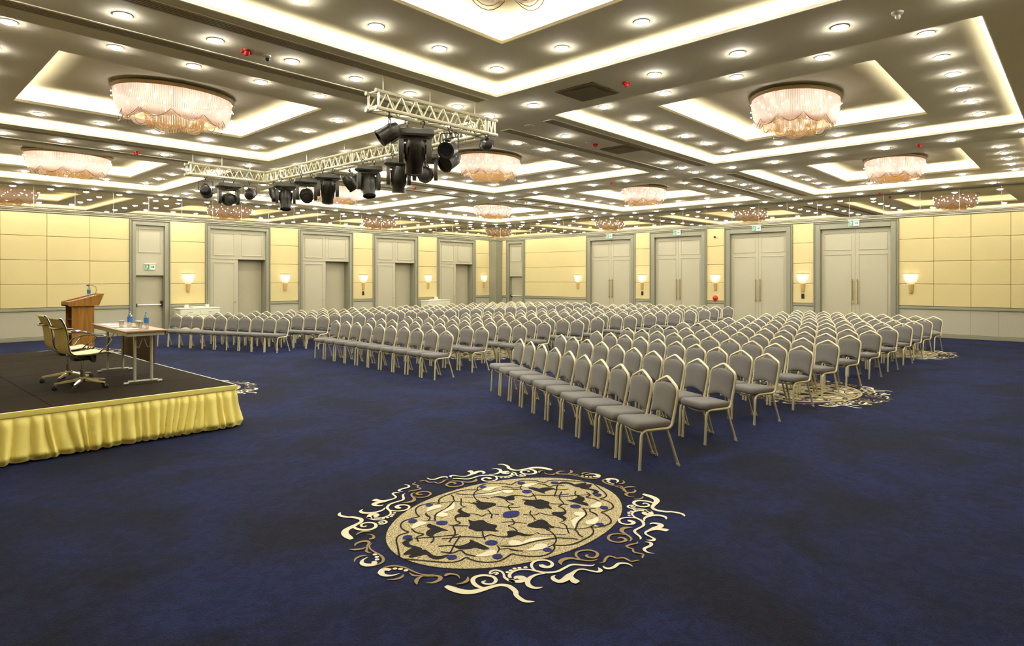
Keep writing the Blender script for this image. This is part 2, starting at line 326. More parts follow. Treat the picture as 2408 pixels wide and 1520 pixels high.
    po(A4, k, [(810,820),(870,750),(950,715),(1050,710),(1100,740),(1170,790),(1260,800),(1370,780),(1390,790),(1300,835),(1200,845),(1100,810),(1060,775),(960,800)])
    po(A4, k, [(1740,290),(1790,310),(1900,300),(1980,330),(2080,350),(2090,380),(2060,410),(2120,440),(2000,435),(1920,430),(1800,440),(1740,410),(1770,370),(1830,345)])
    dot(A4, n, (1435,818), .037); dot(A4, n, (2098,808), .037); dot(A4, n, (2010,605), .048); dot(A2, n, (1165,1030), .034)
    po(A4, c, [(2090,745),(2060,715),(1980,715),(1900,750),(1780,795),(1850,808),(1950,800),(2050,780)])
    po(A2, c, [(180,860),(220,800),(330,785),(440,800),(520,840),(600,790),(740,740),(900,715),(1380,725),(1100,750),(850,800),(600,870),(420,910),(250,920)])
    po(A2, c, [(1160,930),(1130,885),(1000,870),(870,895),(800,960),(620,1045),(800,1050),(950,1030),(1100,990)])
    return S
def medallion(mb, mx, my, base):
    def emit(poly, z, col):
        for sx in (1, -1):
            for sy in (1, -1):
                vv = [(mx+x*sx, my+y*sy, z+.00009*(sx < 0)+.00018*(sy < 0)) for x, y in poly]
                if sx*sy < 0: vv.reverse()
                mb.add(vv, [tuple(range(len(vv)))], base+col)
    ov = [(1.115*cos(2*PI*i/64), .80*sin(2*PI*i/64)) for i in range(64)]
    mb.add([(mx+x*1.012, my+y*1.016, .0012) for x, y in ov], [tuple(range(64))], base+2)
    mb.add([(mx+x, my+y, .0018) for x, y in ov], [tuple(range(64))], base+3)
    zc = {0: .0036, 1: .0034, 2: .0024, 4: .0040}
    for q, (kind, col, P) in enumerate(STK):
        z = zc[col] + (q % 10)*.0004
        if kind == 'd':
            x, y, r = P[0]; emit([(x+r*cos(2*PI*i/14), y+r*sin(2*PI*i/14)) for i in range(14)], z, col)
        elif kind == 'p':
            C = [cr(P, 3, True)[i] for i in range(len(P)*3)]
            ar = sum(C[i][0]*C[(i+1) % len(C)][1]-C[(i+1) % len(C)][0]*C[i][1] for i in range(len(C)))
            emit(C if ar > 0 else C[::-1], z, col)
        else:
            C = cr(P, 4); L, Rr = [], []
            for i, (x, y, w) in enumerate(C):
                a = C[max(i-1, 0)]; b = C[min(i+1, len(C)-1)]; dx, dy = b[0]-a[0], b[1]-a[1]; l = math.hypot(dx, dy) or 1
                w = max(w, .004)/2; L.append((x-dy/l*w, y+dx/l*w)); Rr.append((x+dy/l*w, y-dx/l*w))
            for sx in (1, -1):
                for sy in (1, -1):
                    vv = [(mx+x*sx, my+y*sy, z+.00009*(sx < 0)+.00018*(sy < 0)) for pr_ in zip(L, Rr) for x, y in pr_]
                    fs = [(2*i, 2*i+1, 2*i+3, 2*i+2) if sx*sy > 0 else (2*i+2, 2*i+3, 2*i+1, 2*i) for i in range(len(C)-1)]
                    mb.add(vv, fs, base+col)
    mb.add([(mx+.088*cos(2*PI*i/24)*abs(cos(2*PI*i/24))**.35, my+.066*sin(2*PI*i/24)*abs(sin(2*PI*i/24))**.2, .0085) for i in range(24)], [tuple(range(24))], base+4)
STK = strokes()
fl = MB(); fl.box(X0R, Y0R, -.05, XW+.3, YW+.3, 0, 0)
for my in (3.6, 11.65, 19.7):
    for mx in (3.85, 11.57, 19.2): medallion(fl, mx+.018*(my-3.6), my+.021*(mx-3.85)*max(0, 1-(my-3.6)/20), 1)
struct(fl, 'floor', [M['carpet'], M['c_cream'], M['c_brown'], M['c_black'], M['c_gold'], M['c_navy']], smooth=None)

# -- ceiling: flat bands round nine stepped recesses, each recess with two light coves
def rect_ring(mb, x0, x1, y0, y1, a0, a1, b0, b1, z, mi=0):
    """flat frame between outer rectangle (x,y) and inner rectangle (a,b), facing down"""
    o = [(x0,y0,z),(x1,y0,z),(x1,y1,z),(x0,y1,z)]; i = [(a0,b0,z),(a1,b0,z),(a1,b1,z),(a0,b1,z)]
    mb.add(o+i, [(j, 4+j, 4+(j+1) % 4, (j+1) % 4) for j in range(4)], mi)
def rect_prof(mb, x0, x1, y0, y1, prof, mi=0):
    """profile of (outset, z) swept round a rectangle"""
    mb.loft([[(x0-o,y0-o,z),(x1+o,y0-o,z),(x1+o,y1+o,z),(x0-o,y1+o,z)] for o, z in prof], mi, False)
ce = MB(); led = MB()
xs = [X0R-.6]; ys = [Y0R-.3]
for c in CX_: xs += [c-HX, c+HX]
for c in CY_: ys += [c-HY, c+HY]
xs.append(XW+.3); ys.append(YW+.3)
for i in range(len(xs)-1):
    for j in range(len(ys)-1):
        if i % 2 == 1 and j % 2 == 1: continue
        ce.add([(xs[i],ys[j],Z0),(xs[i],ys[j+1],Z0),(xs[i+1],ys[j+1],Z0),(xs[i+1],ys[j],Z0)], [(0,1,2,3)])
for cx in CX_:
    for cyy in CY_:
        for (hx, hy, za, zb, tr) in ((HX, HY, Z0, Z1, .20), (IX, IY, Z1, Z2, .20)):
            x0, x1, y0, y1 = cx-hx, cx+hx, cyy-hy, cyy+hy
            lip = .055 if za == Z0 else .06
            rect_prof(ce, x0, x1, y0, y1, [(0, za), (-.012, za+.004), (-.012, za+.016), (0, za+.02), (.004, za+.034), (.016, za+.040), (.016, za+lip), (.05, za+lip)], 1)
            rect_prof(ce, x0, x1, y0, y1, [(.05, za+lip), (.05, za+.022), (tr, za+.022), (tr, za+.06), (tr-.03, zb-.03), (tr-.06, zb)], 1)
            e0, e1 = .10, .14
            a = [(x0-e1,y0-e1),(x1+e1,y0-e1),(x1+e1,y1+e1),(x0-e1,y1+e1)]; b = [(x0-e0,y0-e0),(x1+e0,y0-e0),(x1+e0,y1+e0),(x0-e0,y1+e0)]
            zz = za+.030; led.add([(p[0],p[1],zz) for p in a]+[(p[0],p[1],zz) for p in b], [(j, (j+1) % 4, 4+(j+1) % 4, 4+j) for j in range(4)])
        rect_ring(ce, cx-HX-.15, cx+HX+.15, cyy-HY-.15, cyy+HY+.15, cx-IX, cx+IX, cyy-IY, cyy+IY, Z1)
        t = .15; ce.add([(cx-IX-t,cyy-IY-t,Z2),(cx-IX-t,cyy+IY+t,Z2),(cx+IX+t,cyy+IY+t,Z2),(cx+IX+t,cyy-IY-t,Z2)], [(0,1,2,3)])
for b_ in (ce, led): b_.v = [(*wp(x, y), z) for x, y, z in b_.v]
ceil = struct(ce, 'ceiling', [M['ceil'], M['mould']], smooth=None)
struct(led, 'cove_light_strip', M['cove'], ceil, smooth=None)

# -- walls
def W(side, u, d, z):
    """wall coordinates to world: u runs along the wall, d into the room"""
    return (u, YW-d, z) if side == 'left' else (XW-d, u, z)
class WB(MB):
    def __init__(s, side): super().__init__(); s.side = side
    def wbox(s, u0, u1, z0, z1, d0, d1, mi=0, c=.0):
        if s.side == 'left': a = (u0, YW-d1, z0, u1, YW-d0, z1)
        else: a = (XW-d1, u0, z0, XW-d0, u1, z1)
        s.cbox(*a, c=c, mi=mi) if c else s.box(*a, mi=mi)
def frame_rect(wb, u0, u1, z0, z1, w, d0, d1, mi=0, c=.004):
    """picture-frame moulding"""
    wb.wbox(u0, u1, z1-w, z1, d0, d1, mi, c); wb.wbox(u0, u1, z0, z0+w, d0, d1, mi, c)
    wb.wbox(u0, u0+w, z0+w, z1-w, d0, d1, mi, c); wb.wbox(u1-w, u1, z0+w, z1-w, d0, d1, mi, c)
LD = [(7.01, 8.31), (9.52, 12.04), (13.26, 15.87), (16.92, 19.53), (20.74, 23.39)]      # door bays on the left wall
RD = [(22.35, 23.70), (15.62, 18.37), (12.16, 14.87), (8.69, 11.40), (5.17, 7.94)]      # door bays on the right wall
def wall(side, bays, uend):
    wb = WB(side); lo, hi = X0R, uend
    # solid structure behind bays and above
    edges = sorted(bays); u = lo; segs = []
    for a, b in edges: segs.append((u, a)); u = b
    segs.append((u, hi))
    for a, b in segs: wb.wbox(a, b, 0, ZT, -.3, 0, 1)
    for a, b in edges: wb.wbox(a, b, 4.0, ZT, -.3, 0, 1)
    wb.wbox(lo, hi, ZT, 5.4, -.3, -.012, 1)
    # padded fabric panels: five rows above the rail
    rows = [(1.03, 1.77), (1.77, 2.53), (2.53, 3.29), (3.29, 4.02)]
    for a, b in segs:
        L = b-a; n = max(1, round(L/1.03)) if L > 1.6 else 1
        if side == 'left' and a < 0: cuts = [7.01-1.165*k for k in range(9)][::-1]; cuts = [c for c in cuts if c > lo]+[]; cuts = [lo]+cuts
        elif side == 'right' and a < 0: cuts = [c for c in [5.17-1.01*k for k in range(9)][::-1] if c > lo]; cuts = [lo]+cuts
        elif L > 1.6: cuts = [a, b]
        else: cuts = [a, b]
        cuts[-1] = b
        for c0, c1 in zip(cuts[:-1], cuts[1:]):
            if c1-c0 < .05: continue
            for z0, z1 in rows: wb.wbox(c0+.003, c1-.003, z0+.003, z1-.003, 0, .03, 0, .012)
    w = struct(wb, 'wall_'+side, [M['fabric'], M['grey_trim']])
    # mirrored band up to the ceiling
    mb = WB(side); u = lo; k = 0
    mb.wbox(lo, hi, ZT+.02, Z0, -.012, 0, 0)
    struct(mb, 'mirror_band', M['mirror'], w, smooth=None)
    jb = WB(side); u = (9.8 if side == 'left' else 7.82)
    while u > lo: u -= 1.09
    while u < hi:
        if u > lo: jb.wbox(u-.004, u+.004, ZT+.02, Z0, 0, .003, 0)
        u += 1.09
    struct(jb, 'mirror_joint', M['mould'], w, smooth=None)
    # wainscot, rail, skirting, cornice
    wn = WB(side); rl = WB(side); bs = WB(side)
    for a, b in segs:
        if b-a < .02: continue
        wn.wbox(a, b, .12, .92, 0, .022, 0)
        step = 2.0; u = b
        if b-a > 1.6:
            u = b-(.01 if side == 'left' else 2.0)
            while u > a+.3: wn.wbox(u-.006, u+.006, .13, .91, .020, .0235, 1); u -= (1.2 if side == 'left' else .73+.6*(round(u*3) % 2))
        rl.wbox(a, b, .925, 1.0, 0, .055, 0, .012); rl.wbox(a, b, 1.0, 1.02, 0, .035, 0, .006)
        bs.wbox(a, b, 0, .115, 0, .045, 0, .008); bs.wbox(a, b, .115, .145, 0, .034, 0, .01)
    struct(wn, 'wainscot', [M['wains'], M['grey_trim']], w)
    struct(rl, 'trim_1' if side == 'left' else 'trim_2', M['grey_trim'])
    struct(bs, 'baseboard_'+side, M['grey_trim'])
    co = WB(side)
    co.wbox(lo, hi, 4.03, 4.09, 0, .05, 0, .012); co.wbox(lo, hi, 4.09, 4.13, 0, .075, 0, .01); co.wbox(lo, hi, 4.13, 4.165, 0, .095, 0, .01)
    struct(co, 'trim_3' if side == 'left' else 'trim_4', M['wains'])
wall('left', LD, XW); wall('right', RD, YW)
bk = MB(); bk.box(X0R-.2, Y0R-.2, 0, X0R, YW+.3, 5.4); struct(bk, 'wall_back', M['fabric'])
bk = MB(); bk.box(X0R-.2, Y0R-.2, 0, XW+.3, Y0R, 5.4); struct(bk, 'wall_near', M['fabric'])
# corner pilaster where the two walls meet
pb = MB(); pb.cbox(24.42, 24.0, 0, 25.0, 24.5, ZT-.02, .02); pb.cbox(24.38, 23.96, 0, 25, 24.5, .14, .01); pb.cbox(24.38, 23.96, 3.98, 25, 24.5, 4.15, .02)
struct(pb, 'trim_5', M['grey_trim'])

dn = [0]
def door_frame(side, a, b, zt, wfr, label):
    dn[0] += 1
    fb = WB(side)
    for (i0, i1, d) in ((0, .035, .075), (.035, .075, .05), (.075, wfr, .065)):
        fb.wbox(a+i0, a+i1, 0, zt-i0, -.02, d, 0, .01); fb.wbox(b-i1, b-i0, 0, zt-i0, -.02, d, 0, .01)
        fb.wbox(a+i1, b-i1, zt-i1, zt-i0, -.02, d, 0, .01)
    return struct(fb, 'door_%d' % dn[0], M['grey_trim'], label=label)
def handle_plate(side, u, z, par, mt):
    h = WB(side)
    h.wbox(u-.02, u+.02, z-.09, z+.03, -.04, -.028, 0, .004)
    p = [W(side, u, -.03, z), W(side, u, .03, z), W(side, u+.0, .035, z)]
    h.tube([W(side, u, -.03, z), W(side, u, .02, z), W(side, u-.03, .03, z), W(side, u-.10, .03, z)], .009, 8)
    return h.build('door_handle', mt, par)
# left wall: fire door + four tall bays with a closed leaf and a recessed leaf
def fire_door(side, a, b, label, flip=False):
    f = door_frame(side, a, b, 4.0, .19, label)
    p = WB(side); i0, i1 = a+.19, b-.19
    p.wbox(i0, i1, 2.07, 3.83, -.06, -.03, 0); frame_rect(p, i0+.1, i1-.1, 2.86, 3.70, .03, -.03, -.012, 0)
    struct(p, 'overpanel', M['door_paint'], f)
    l = WB(side); l.wbox(i0, i1, 0.01, 2.07, -.22, -.17, 0, .004); lf = struct(l, 'door_leaf', M['door_rec'], f)
    j = WB(side)
    for u in (i0-.001, i1-.019): j.wbox(u, u+.02, 0, 2.07, -.22, -.03, 0)
    j.wbox(i0, i1, 2.055, 2.075, -.22, -.03, 0); struct(j, 'jamb', M['grey_trim'], f)
    bar = WB(side); bar.tube([W(side, i0+.08, -.08, 1.03), W(side, i1-.08, -.08, 1.03)], .022, 10); bar.build('push_bar', M['white_pl'], lf)
    br = WB(side)
    for u in (i0+.05, i1-.05): br.wbox(u-.03, u+.03, .96, 1.17 if (u > (i0+i1)/2) != flip else 1.08, -.17, -.05, 0, .01)
    br.build('bar_bracket', M['black_plastic'], lf)
fire_door('left', *LD[0], 'narrow pale fire door beside the long padded wall')
def bay_door(a, b, label):
    side = 'left'; f = door_frame(side, a, b, 4.0, .18, label)
    i0, i1 = a+.18, b-.18; m = (i0+i1)/2-.02
    p = WB(side); p.wbox(i0, i1, 2.72, 3.83, -.05, -.02, 0); p.wbox(m-.006, m+.006, 2.73, 3.82, -.02, -.014, 0)
    for u0, u1 in ((i0, m), (m, i1)): frame_rect(p, u0+.13, u1-.13, 2.83, 3.70, .035, -.02, -.002, 0)
    p.wbox(i0, i1, 2.70, 2.725, -.05, -.01, 0, .003); struct(p, 'overpanel', M['door_paint'], f)
    l = WB(side); l.wbox(i0, m, .01, 2.70, -.06, -.025, 0, .003); frame_rect(l, i0+.13, m-.13, .12, 2.58, .03, -.025, -.008, 0)
    lf = struct(l, 'door_leaf', M['door_paint'], f); handle_plate(side, m-.09, 1.05, lf, M['chrome'])
    r = WB(side); r.wbox(m, i1, .01, 2.70, -.42, -.37, 0, .003); struct(r, 'door_leaf', M['door_rec'], f)
    j = WB(side); j.wbox(i1-.01, i1+.02, 0, 2.70, -.42, -.02, 0); j.wbox(m-.01, m+.012, 0, 2.70, -.42, -.03, 0); j.wbox(m, i1, 2.69, 2.71, -.42, -.02, 0); struct(j, 'jamb', M['grey_trim'], f)
for (a, b), w in zip(LD[1:], ('nearest the lectern', 'second from the lectern', 'third from the lectern', 'nearest the far corner')):
    bay_door(a, b, 'tall grey-green door bay with a half recessed opening, ' + w)
fire_door('right', 22.35, 23.70, 'narrow recessed fire door in the far corner', True)
def double_door(a, b, label):
    side = 'right'; f = door_frame(side, a, b, 4.0, .24, label)
    i0, i1 = a+.24, b-.24; m = (i0+i1)/2
    for k, (u0, u1) in enumerate(((i0, m), (m, i1))):
        l = WB(side); l.wbox(u0+.002, u1-.002, .01, 3.76, -.12, -.075, 0, .004)
        frame_rect(l, u0+.12, u1-.10, 2.98, 3.62, .03, -.075, -.06, 0); frame_rect(l, u0+.12, u1-.10, .14, 2.84, .03, -.075, -.06, 0)
        lf = struct(l, 'door_leaf', M['door_paint'], f)
        h = WB(side); u = m+(-.085 if k == 0 else .085)
        h.tube([W(side, u, -.02, 1.04), W(side, u, -.02, 1.93)], .017, 10)
        for z in (1.10, 1.87): h.tube([W(side, u, -.075, z), W(side, u, -.02, z)], .012, 8); h.tube([W(side, u-.03, -.02, z), W(side, u+.03, -.02, z)], .012, 8)
        h.build('door_handle', M['brass'], lf)
    j = WB(side); j.wbox(i0-.02, i0, 0, 3.76, -.12, -.0, 0); j.wbox(i1, i1+.02, 0, 3.76, -.12, -.0, 0); j.wbox(i0, i1, 3.76, 3.78, -.12, 0, 0); struct(j, 'jamb', M['grey_trim'], f)
for (a, b), w in zip(RD[1:], ('farthest of four', 'second from the far end', 'third from the far end', 'nearest of four')):
    double_door(a, b, 'tall pale double door with brass pull handles, ' + w)
# back of the recesses so no gap shows
bb = MB(); bb.box(X0R, YW+.45, 0, XW+.5, YW+.5, 5.4); bb.box(XW+.45, Y0R, 0, XW+.5, YW+.5, 5.4); struct(bb, 'wall_outer', M['grey_trim'])

# ------------------------------------------------------------------ downlights
def make_downlight(label, off=False):
    m = MB(); m.lathe([(.100, 0), (.100, -.006), (.09, -.010), (.083, -.006), (.083, .004), (.100, .004)], 20, caps=False)
    o = tag(m.build('downlight', M['ring']), label, 'ceiling light')
    l = MB(); l.lathe([(.083, -.0035), (.079, -.014), (.058, -.026), (.030, -.031), (.002, -.032)], 16); l.build('lens', M['lens_off'] if off else M['lens'], o)
    remember(o); return o
dl0 = None; ndl = 0
def proj(x, y, z):
    d = x*cos(YAW)+y*sin(YAW)
    if d < .3: return None
    r = x*sin(YAW)-y*cos(YAW); return (1204+CAMF*r/d, 655-CAMF*(z-1.96)/d)
def downlight(x, y, z, label, group):
    global dl0, ndl
    x, y = wp(x, y)
    if dl0 is None:
        dl0 = make_downlight(label); dl0.location = (x, y, z); dl0['group'] = group; return
    dup(dl0, (x, y, z), None, label, group)
COFN = {(0, 0): 'top centre recess', (1, 0): 'large right chandelier recess', (2, 0): 'far right chandelier recess', (0, 1): 'large left chandelier recess', (1, 1): 'recess behind the truss', (2, 1): 'recess right of centre',
        (0, 2): 'far left recess', (1, 2): 'recess by the left wall doors', (2, 2): 'far corner recess'}
for i, cx in enumerate(CX_):
    for j, cyy in enumerate(CY_):
        nm = COFN[i, j]; dxs = [-2.63, -1.5, -.5, .5, 1.52, 2.63]; dys = [-2.46, -1.23, 0, 1.23, 2.44]
        for k, dx in enumerate(dxs):
            for s, side in ((-1, 'near'), (1, 'far')):
                downlight(cx+dx, cyy+s*2.46, Z1, 'round downlight, %s, %s side row, %s from its stage end' % (nm, side, ORD[k]), 'downlights inside the ceiling recesses')
        for k, dy in enumerate(dys[1:-1]):
            for s, side in ((-2.63, 'stage'), (2.63, 'door')):
                downlight(cx+s, cyy+dy, Z1, 'round downlight, %s, %s side column, %s of its middle three' % (nm, side, ORD[k]), 'downlights inside the ceiling recesses')
YA = [-.1, .98, 2.2, 3.42, 4.65, 5.87, 6.97, 8.03, 9.15, 10.27, 11.48, 12.7, 13.93, 15.05, 16.12, 17.22, 18.33, 19.54, 20.77, 21.95, 23.02, 24.0]
for x, nm in ((8.0, 'first band across the ceiling'), (16.07, 'second band across the ceiling'), (24.12, 'band along the door wall')):
    for k, y in enumerate(YA):
        if x == 8.0 and k == 5: continue
        downlight(x, y, Z0, 'round downlight on the %s, %s from the near end' % (nm, ORD[k]), 'downlights on the ceiling bands')
for y, nm in ((7.97, 'slotted band over the first aisle'), (16.13, 'second lengthwise ceiling band'), (23.98, 'ceiling band along the left wall')):
    for n in range(25):
        x = 24.25-1.005*n if y < 23 else 24.2-.982*n
        if min(abs(x-8.0), abs(x-16.2), abs(x-24.2)) < .3 or x < .2: continue
        if y < 9 and 8.5 < x < 13.6 and not 9.7 < x < 10.4: continue
        downlight(x, y, Z0, 'round downlight on the %s, %s from the door wall' % (nm, ORD[n]), 'downlights on the ceiling bands')
for x, w in ((9.04, 'left'), (11.0, 'right')):
    o = make_downlight('unlit round downlight on the slotted ceiling band, %s of the lit one' % w, True); o.location = (*wp(x, 7.97), Z0)

# -- air slots, square diffusers, alarms
def air_slot(x0, x1, y, label):
    t = thing('air_slot', label, 'air vent', (*wp((x0+x1)/2, y), Z0), R(.85), 'linear air slots in the ceiling'); h = (x1-x0)/2
    m = MB(); m.box(-h, -.11, -.006, h, .11, .002); m.build('backing', M['dark'], t)
    m = MB()
    for k in range(5): yy = -.088+.044*k; m.cbox(-h, yy-.013, -.014, h, yy+.013, -.007, .002)
    m.build('slat', M['slat'], t)
    m = MB(); m.cbox(-h-.02, -.125, -.012, h+.02, -.108, 0, .003); m.cbox(-h-.02, .108, -.012, h+.02, .125, 0, .003); m.cbox(-h-.02, -.125, -.012, -h, .125, 0, .003); m.cbox(h, -.125, -.012, h+.02, .125, 0, .003)
    m.build('frame', M['ceil'], t)
for (x0, x1, nm) in ((-.4, 7.22, 'near the camera'), (8.95, 15.25, 'right of the truss'), (16.95, 23.3, 'before the door wall')):
    for y, w in ((7.43, 'right'), (8.52, 'left')): air_slot(x0, x1, y, 'long dark air slot on the first lengthwise band, %s one %s' % (w, nm))
    for y, w in ((15.55, 'right'), (16.68, 'left')): air_slot(x0, x1, y, 'long dark air slot on the second lengthwise band, %s one %s' % (w, nm))
def diffuser(x, y, label):
    t = thing('air_diffuser', label, 'air vent', (x, y, Z0), 0, 'square ceiling diffusers')
    m = MB(); m.cbox(-.36, -.36, -.02, .36, .36, .0, .008); m.build('panel', M['dk_vent'], t)
    m = MB(); m.cbox(-.26, -.26, -.035, .26, .26, -.021, .01); m.build('face_plate', M['dk_vent'], t)
diffuser(8.05, 5.9, 'dark square diffuser left of a red alarm, above the aisle'); diffuser(12.15, 7.95, 'square diffuser on the slotted band beside a red alarm')
def alarm(x, y, z, label):
    t = thing('alarm_beacon', label, 'alarm', (x, y, z), 0, 'red alarm beacons on the ceiling')
    m = MB(); m.lathe([(.055, 0), (.055, -.02), (.05, -.025)], 14); m.build('base', M['red'], t)
    m = MB(); m.lathe([(.04, -.025), (.038, -.05), (.026, -.068), (.004, -.073)], 12); m.cbox(-.07, -.02, -.045, .07, .02, -.02, .006); m.build('beacon', M['red'], t)
for x, y, w in ((3.62, 8.0, 'nearest, between the two long air slots'), (8.06, 5.2, 'right of the square diffuser'), (11.3, 8.07, 'beside the far square diffuser'), (4.8, 16.25, 'left, behind the large left chandelier'),
                (16.1, 2.95, 'above the small right chandelier'), (16.2, 10.95, 'in the middle of the second band'), (12.74, 16.15, 'beyond the truss lamps'), (24.3, 5.6, 'by the door wall')):
    alarm(x, y, Z0, 'small red alarm beacon ' + w)
def small_ceiling(x, y, label, z=Z0, cam_=False):
    t = thing('security_camera' if cam_ else 'smoke_detector', label, 'camera' if cam_ else 'detector', (x, y, z))
    m = MB(); m.lathe([(.06, 0), (.058, -.02), (.03, -.032), (.004, -.034)], 14); m.build('base', M['white_pl'], t)
    m = MB(); m.sphere((.02, 0, -.045), .03, 10, 6); m.build('dome' if cam_ else 'sensor', M['black_plastic'] if cam_ else M['white_pl'], t)
small_ceiling(3.88, 8.0, 'small dome camera beside the nearest red alarm', cam_=True)
small_ceiling(7.95, 1.66, 'white smoke detector near the top right of the ceiling'); small_ceiling(5.4, 5.25, 'white smoke detector inside the nearest recess', Z2)

# ------------------------------------------------------------------ chandeliers
def ell(a, b, n, z, x0=0, y0=0): return [(x0+a*cos(2*PI*k/n), y0+b*sin(2*PI*k/n), z) for k in range(n)]
def curtain(name, a, b, prof, lobes, drop, material, parent, n=160):
    """hanging strands: an oval skirt whose lower edge falls in scallops"""
    m = MB(); vv = []; uv = []
    for i, (q, z) in enumerate(prof):
        t = i/(len(prof)-1)
        for k in range(n+1):
            th = 2*PI*k/n; s = abs(math.sin(lobes*th/2)); e = t**2
            qq = q*(1-.05*(1-s)*e); zz = z-drop*s*e
            vv.append((a*qq*cos(th), b*qq*sin(th), zz)); uv.append((k/n, t))
    fs = [(i*(n+1)+k, (i+1)*(n+1)+k, (i+1)*(n+1)+k+1, i*(n+1)+k+1) for i in range(len(prof)-1) for k in range(n)]
    me = bpy.data.meshes.new(name); me.from_pydata(vv, [], fs); u = me.uv_layers.new(name='UVMap')
    for p in me.polygons:
        p.use_smooth = True
        for li, vi in zip(p.loop_indices, p.vertices): u.data[li].uv = uv[vi]
    me.materials.append(material); o = bpy.data.objects.new(name, me); COL.objects.link(o); o.parent = parent; return o
def make_chandelier(label):
    t = thing('chandelier', label, 'chandelier', (0, 0, 0), 0, 'oval bead chandeliers'); A, B = .97, .72
    m = MB(); m.loft([ell(A*.7, B*.7, 48, .06), ell(A*.7, B*.7, 48, .01), ell(A*1.04, B*1.05, 48, 0), ell(A*1.04, B*1.05, 48, -.015), ell(A*1.015, B*1.02, 48, -.022), ell(A*1.005, B*1.01, 48, -.05), ell(A*.6, B*.6, 48, -.052)]); m.build('canopy', M['bronze'], t)
    prof = [(.99, -.05), (.995, -.10), (.99, -.18), (.965, -.28), (.925, -.37), (.87, -.44), (.81, -.48)]
    curtain('strand_curtain', A, B, prof, 10, .05, M['curtain'], t)
    for k in range(10):
        a0 = 2*PI*(k+.0)/10; a1 = 2*PI*(k+1.0)/10; P = []
        for q in range(9):
            s = q/8; th = a0+(a1-a0)*s; h = 4*s*(1-s); P.append((A*(.86+.05*h)*cos(th), B*(.86+.05*h)*sin(th), -.40-.17*h))
        s_ = MB()
        s_.tube(P, .0045, 5); s_.tube([(x*.93, y*.93, z+.03*(i % 8 > 0)-.01) for i, (x, y, z) in enumerate(P)], .004, 5); s_.tube([(x*.84, y*.84, z+.05) for x, y, z in P], .004, 5)
        s_.build('bead_swag', M['brass'], t)
    curtain('strand_cascade', .50, .36, [(1.0, -.36), (.98, -.44), (.95, -.52), (.93, -.58)], 6, .05, M['cascade'], t, 96)
    curtain('strand_cascade', .80, .58, [(1.0, -.42), (.9, -.47), (.75, -.48), (.64, -.45)], 10, .03, M['cascade'], t, 120)
    rnd = random.Random(3); bm_ = MB(); bm_.sphere((0, 0, 0), .0105, 8, 5); me = bm_.mesh('bulb', M['sparkle']); b2_ = MB(); b2_.sphere((0, 0, 0), .02, 8, 5); me2 = b2_.mesh('bulb', M['bulb'])
    for k in range(46):  # glowing dots added outside the curtain to read as crystal glints
        th = 2*PI*(k+.5*rnd.random())/46; z = -.09-.30*((k*.382) % 1.0); q = 1.012*(1-.35*max(0, -z-.22)**1.2)
        o = bpy.data.objects.new('bulb', me); COL.objects.link(o); o.parent = t; o.location = (A*q*cos(th), B*q*sin(th), z)
    for k in range(8):
        th = 2*PI*k/8; o = bpy.data.objects.new('lamp', me2); COL.objects.link(o); o.parent = t; o.location = (A*.62*cos(th), B*.62*sin(th), -.20)
    remember(t); return t
CHN = {(0, 0): 'oval bead chandelier nearest overhead', (1, 0): 'large right oval chandelier with amber bead cascade', (2, 0): 'smaller oval chandelier at the far right', (0, 1): 'large left oval chandelier glowing pinkish white',
       (1, 1): 'oval chandelier just right of the truss end', (2, 1): 'oval chandelier right of the centre, below the ceiling crossing', (0, 2): 'oval chandelier at far left above the padded wall', (1, 2): 'oval chandelier behind the black truss lamps', (2, 2): 'farthest oval chandelier, over the back corner'}
ch0 = None; CO = 0
for (i, j), nm in CHN.items():
    if ch0 is None: ch0 = make_chandelier(nm); ch0.location = (*wp(CX_[i]+CO, CY_[j]), ZC)
    else: dup(ch0, (*wp(CX_[i]+(.06 if i == 0 else 0), CY_[j]), ZC), 0, nm)

# ------------------------------------------------------------------ wall sconces and small wall fittings
def make_sconce():
    t = thing('wall_sconce', '', 'wall lamp', (0, 0, 0), 0, 'crystal wall sconces')      # local: x along wall, y out of the wall
    m = MB(); m.cbox(-.06, 0, -.52, .06, .02, .18, .006); m.build('back_plate', M['sc_gold'], t)
    m = MB(); m.loft([[(x*w, .02+y*w*.9, z) for x, y in [(cos(PI*k/10), sin(PI*k/10)) for k in range(11)]] for w, z in ((.045, -.52), (.06, -.45), (.07, -.34), (.085, -.23))]); m.build('bracket', M['sc_gold'], t)
    n = 40; vv = []; uv = []; pr_ = [(.225, .15), (.22, .10), (.205, .0), (.17, -.12), (.10, -.22)]
    for i, (r, z) in enumerate(pr_):
        for k in range(n+1): th = PI*k/n; vv.append((r*cos(th), .02+r*.62*sin(th), z)); uv.append((k/n, i/4))
    fs = [(i*(n+1)+k, (i+1)*(n+1)+k, (i+1)*(n+1)+k+1, i*(n+1)+k+1) for i in range(4) for k in range(n)]
    me = bpy.data.meshes.new('crystal_bowl'); me.from_pydata(vv, [], fs); u = me.uv_layers.new(name='UVMap')
    for p in me.polygons:
        for li, vi in zip(p.loop_indices, p.vertices): u.data[li].uv = uv[vi]
    me.materials.append(M['sglass']); o = bpy.data.objects.new('crystal_bowl', me); COL.objects.link(o); o.parent = t
    m = MB(); m.tube([(.228*cos(PI*k/16), .02+.142*sin(PI*k/16), .155) for k in range(17)], .010, 6); m.build('rim', M['bronze'], t)
    b = MB(); b.sphere((0, 0, 0), .034, 10, 6); me = b.mesh('bulb', M['sbulb'])
    for x, z in ((-.10, .06), (.10, .06), (0, -.07)): o = bpy.data.objects.new('bulb', me); COL.objects.link(o); o.parent = t; o.location = (x, .07, z)
    remember(t); return t
sc0 = make_sconce(); first = True
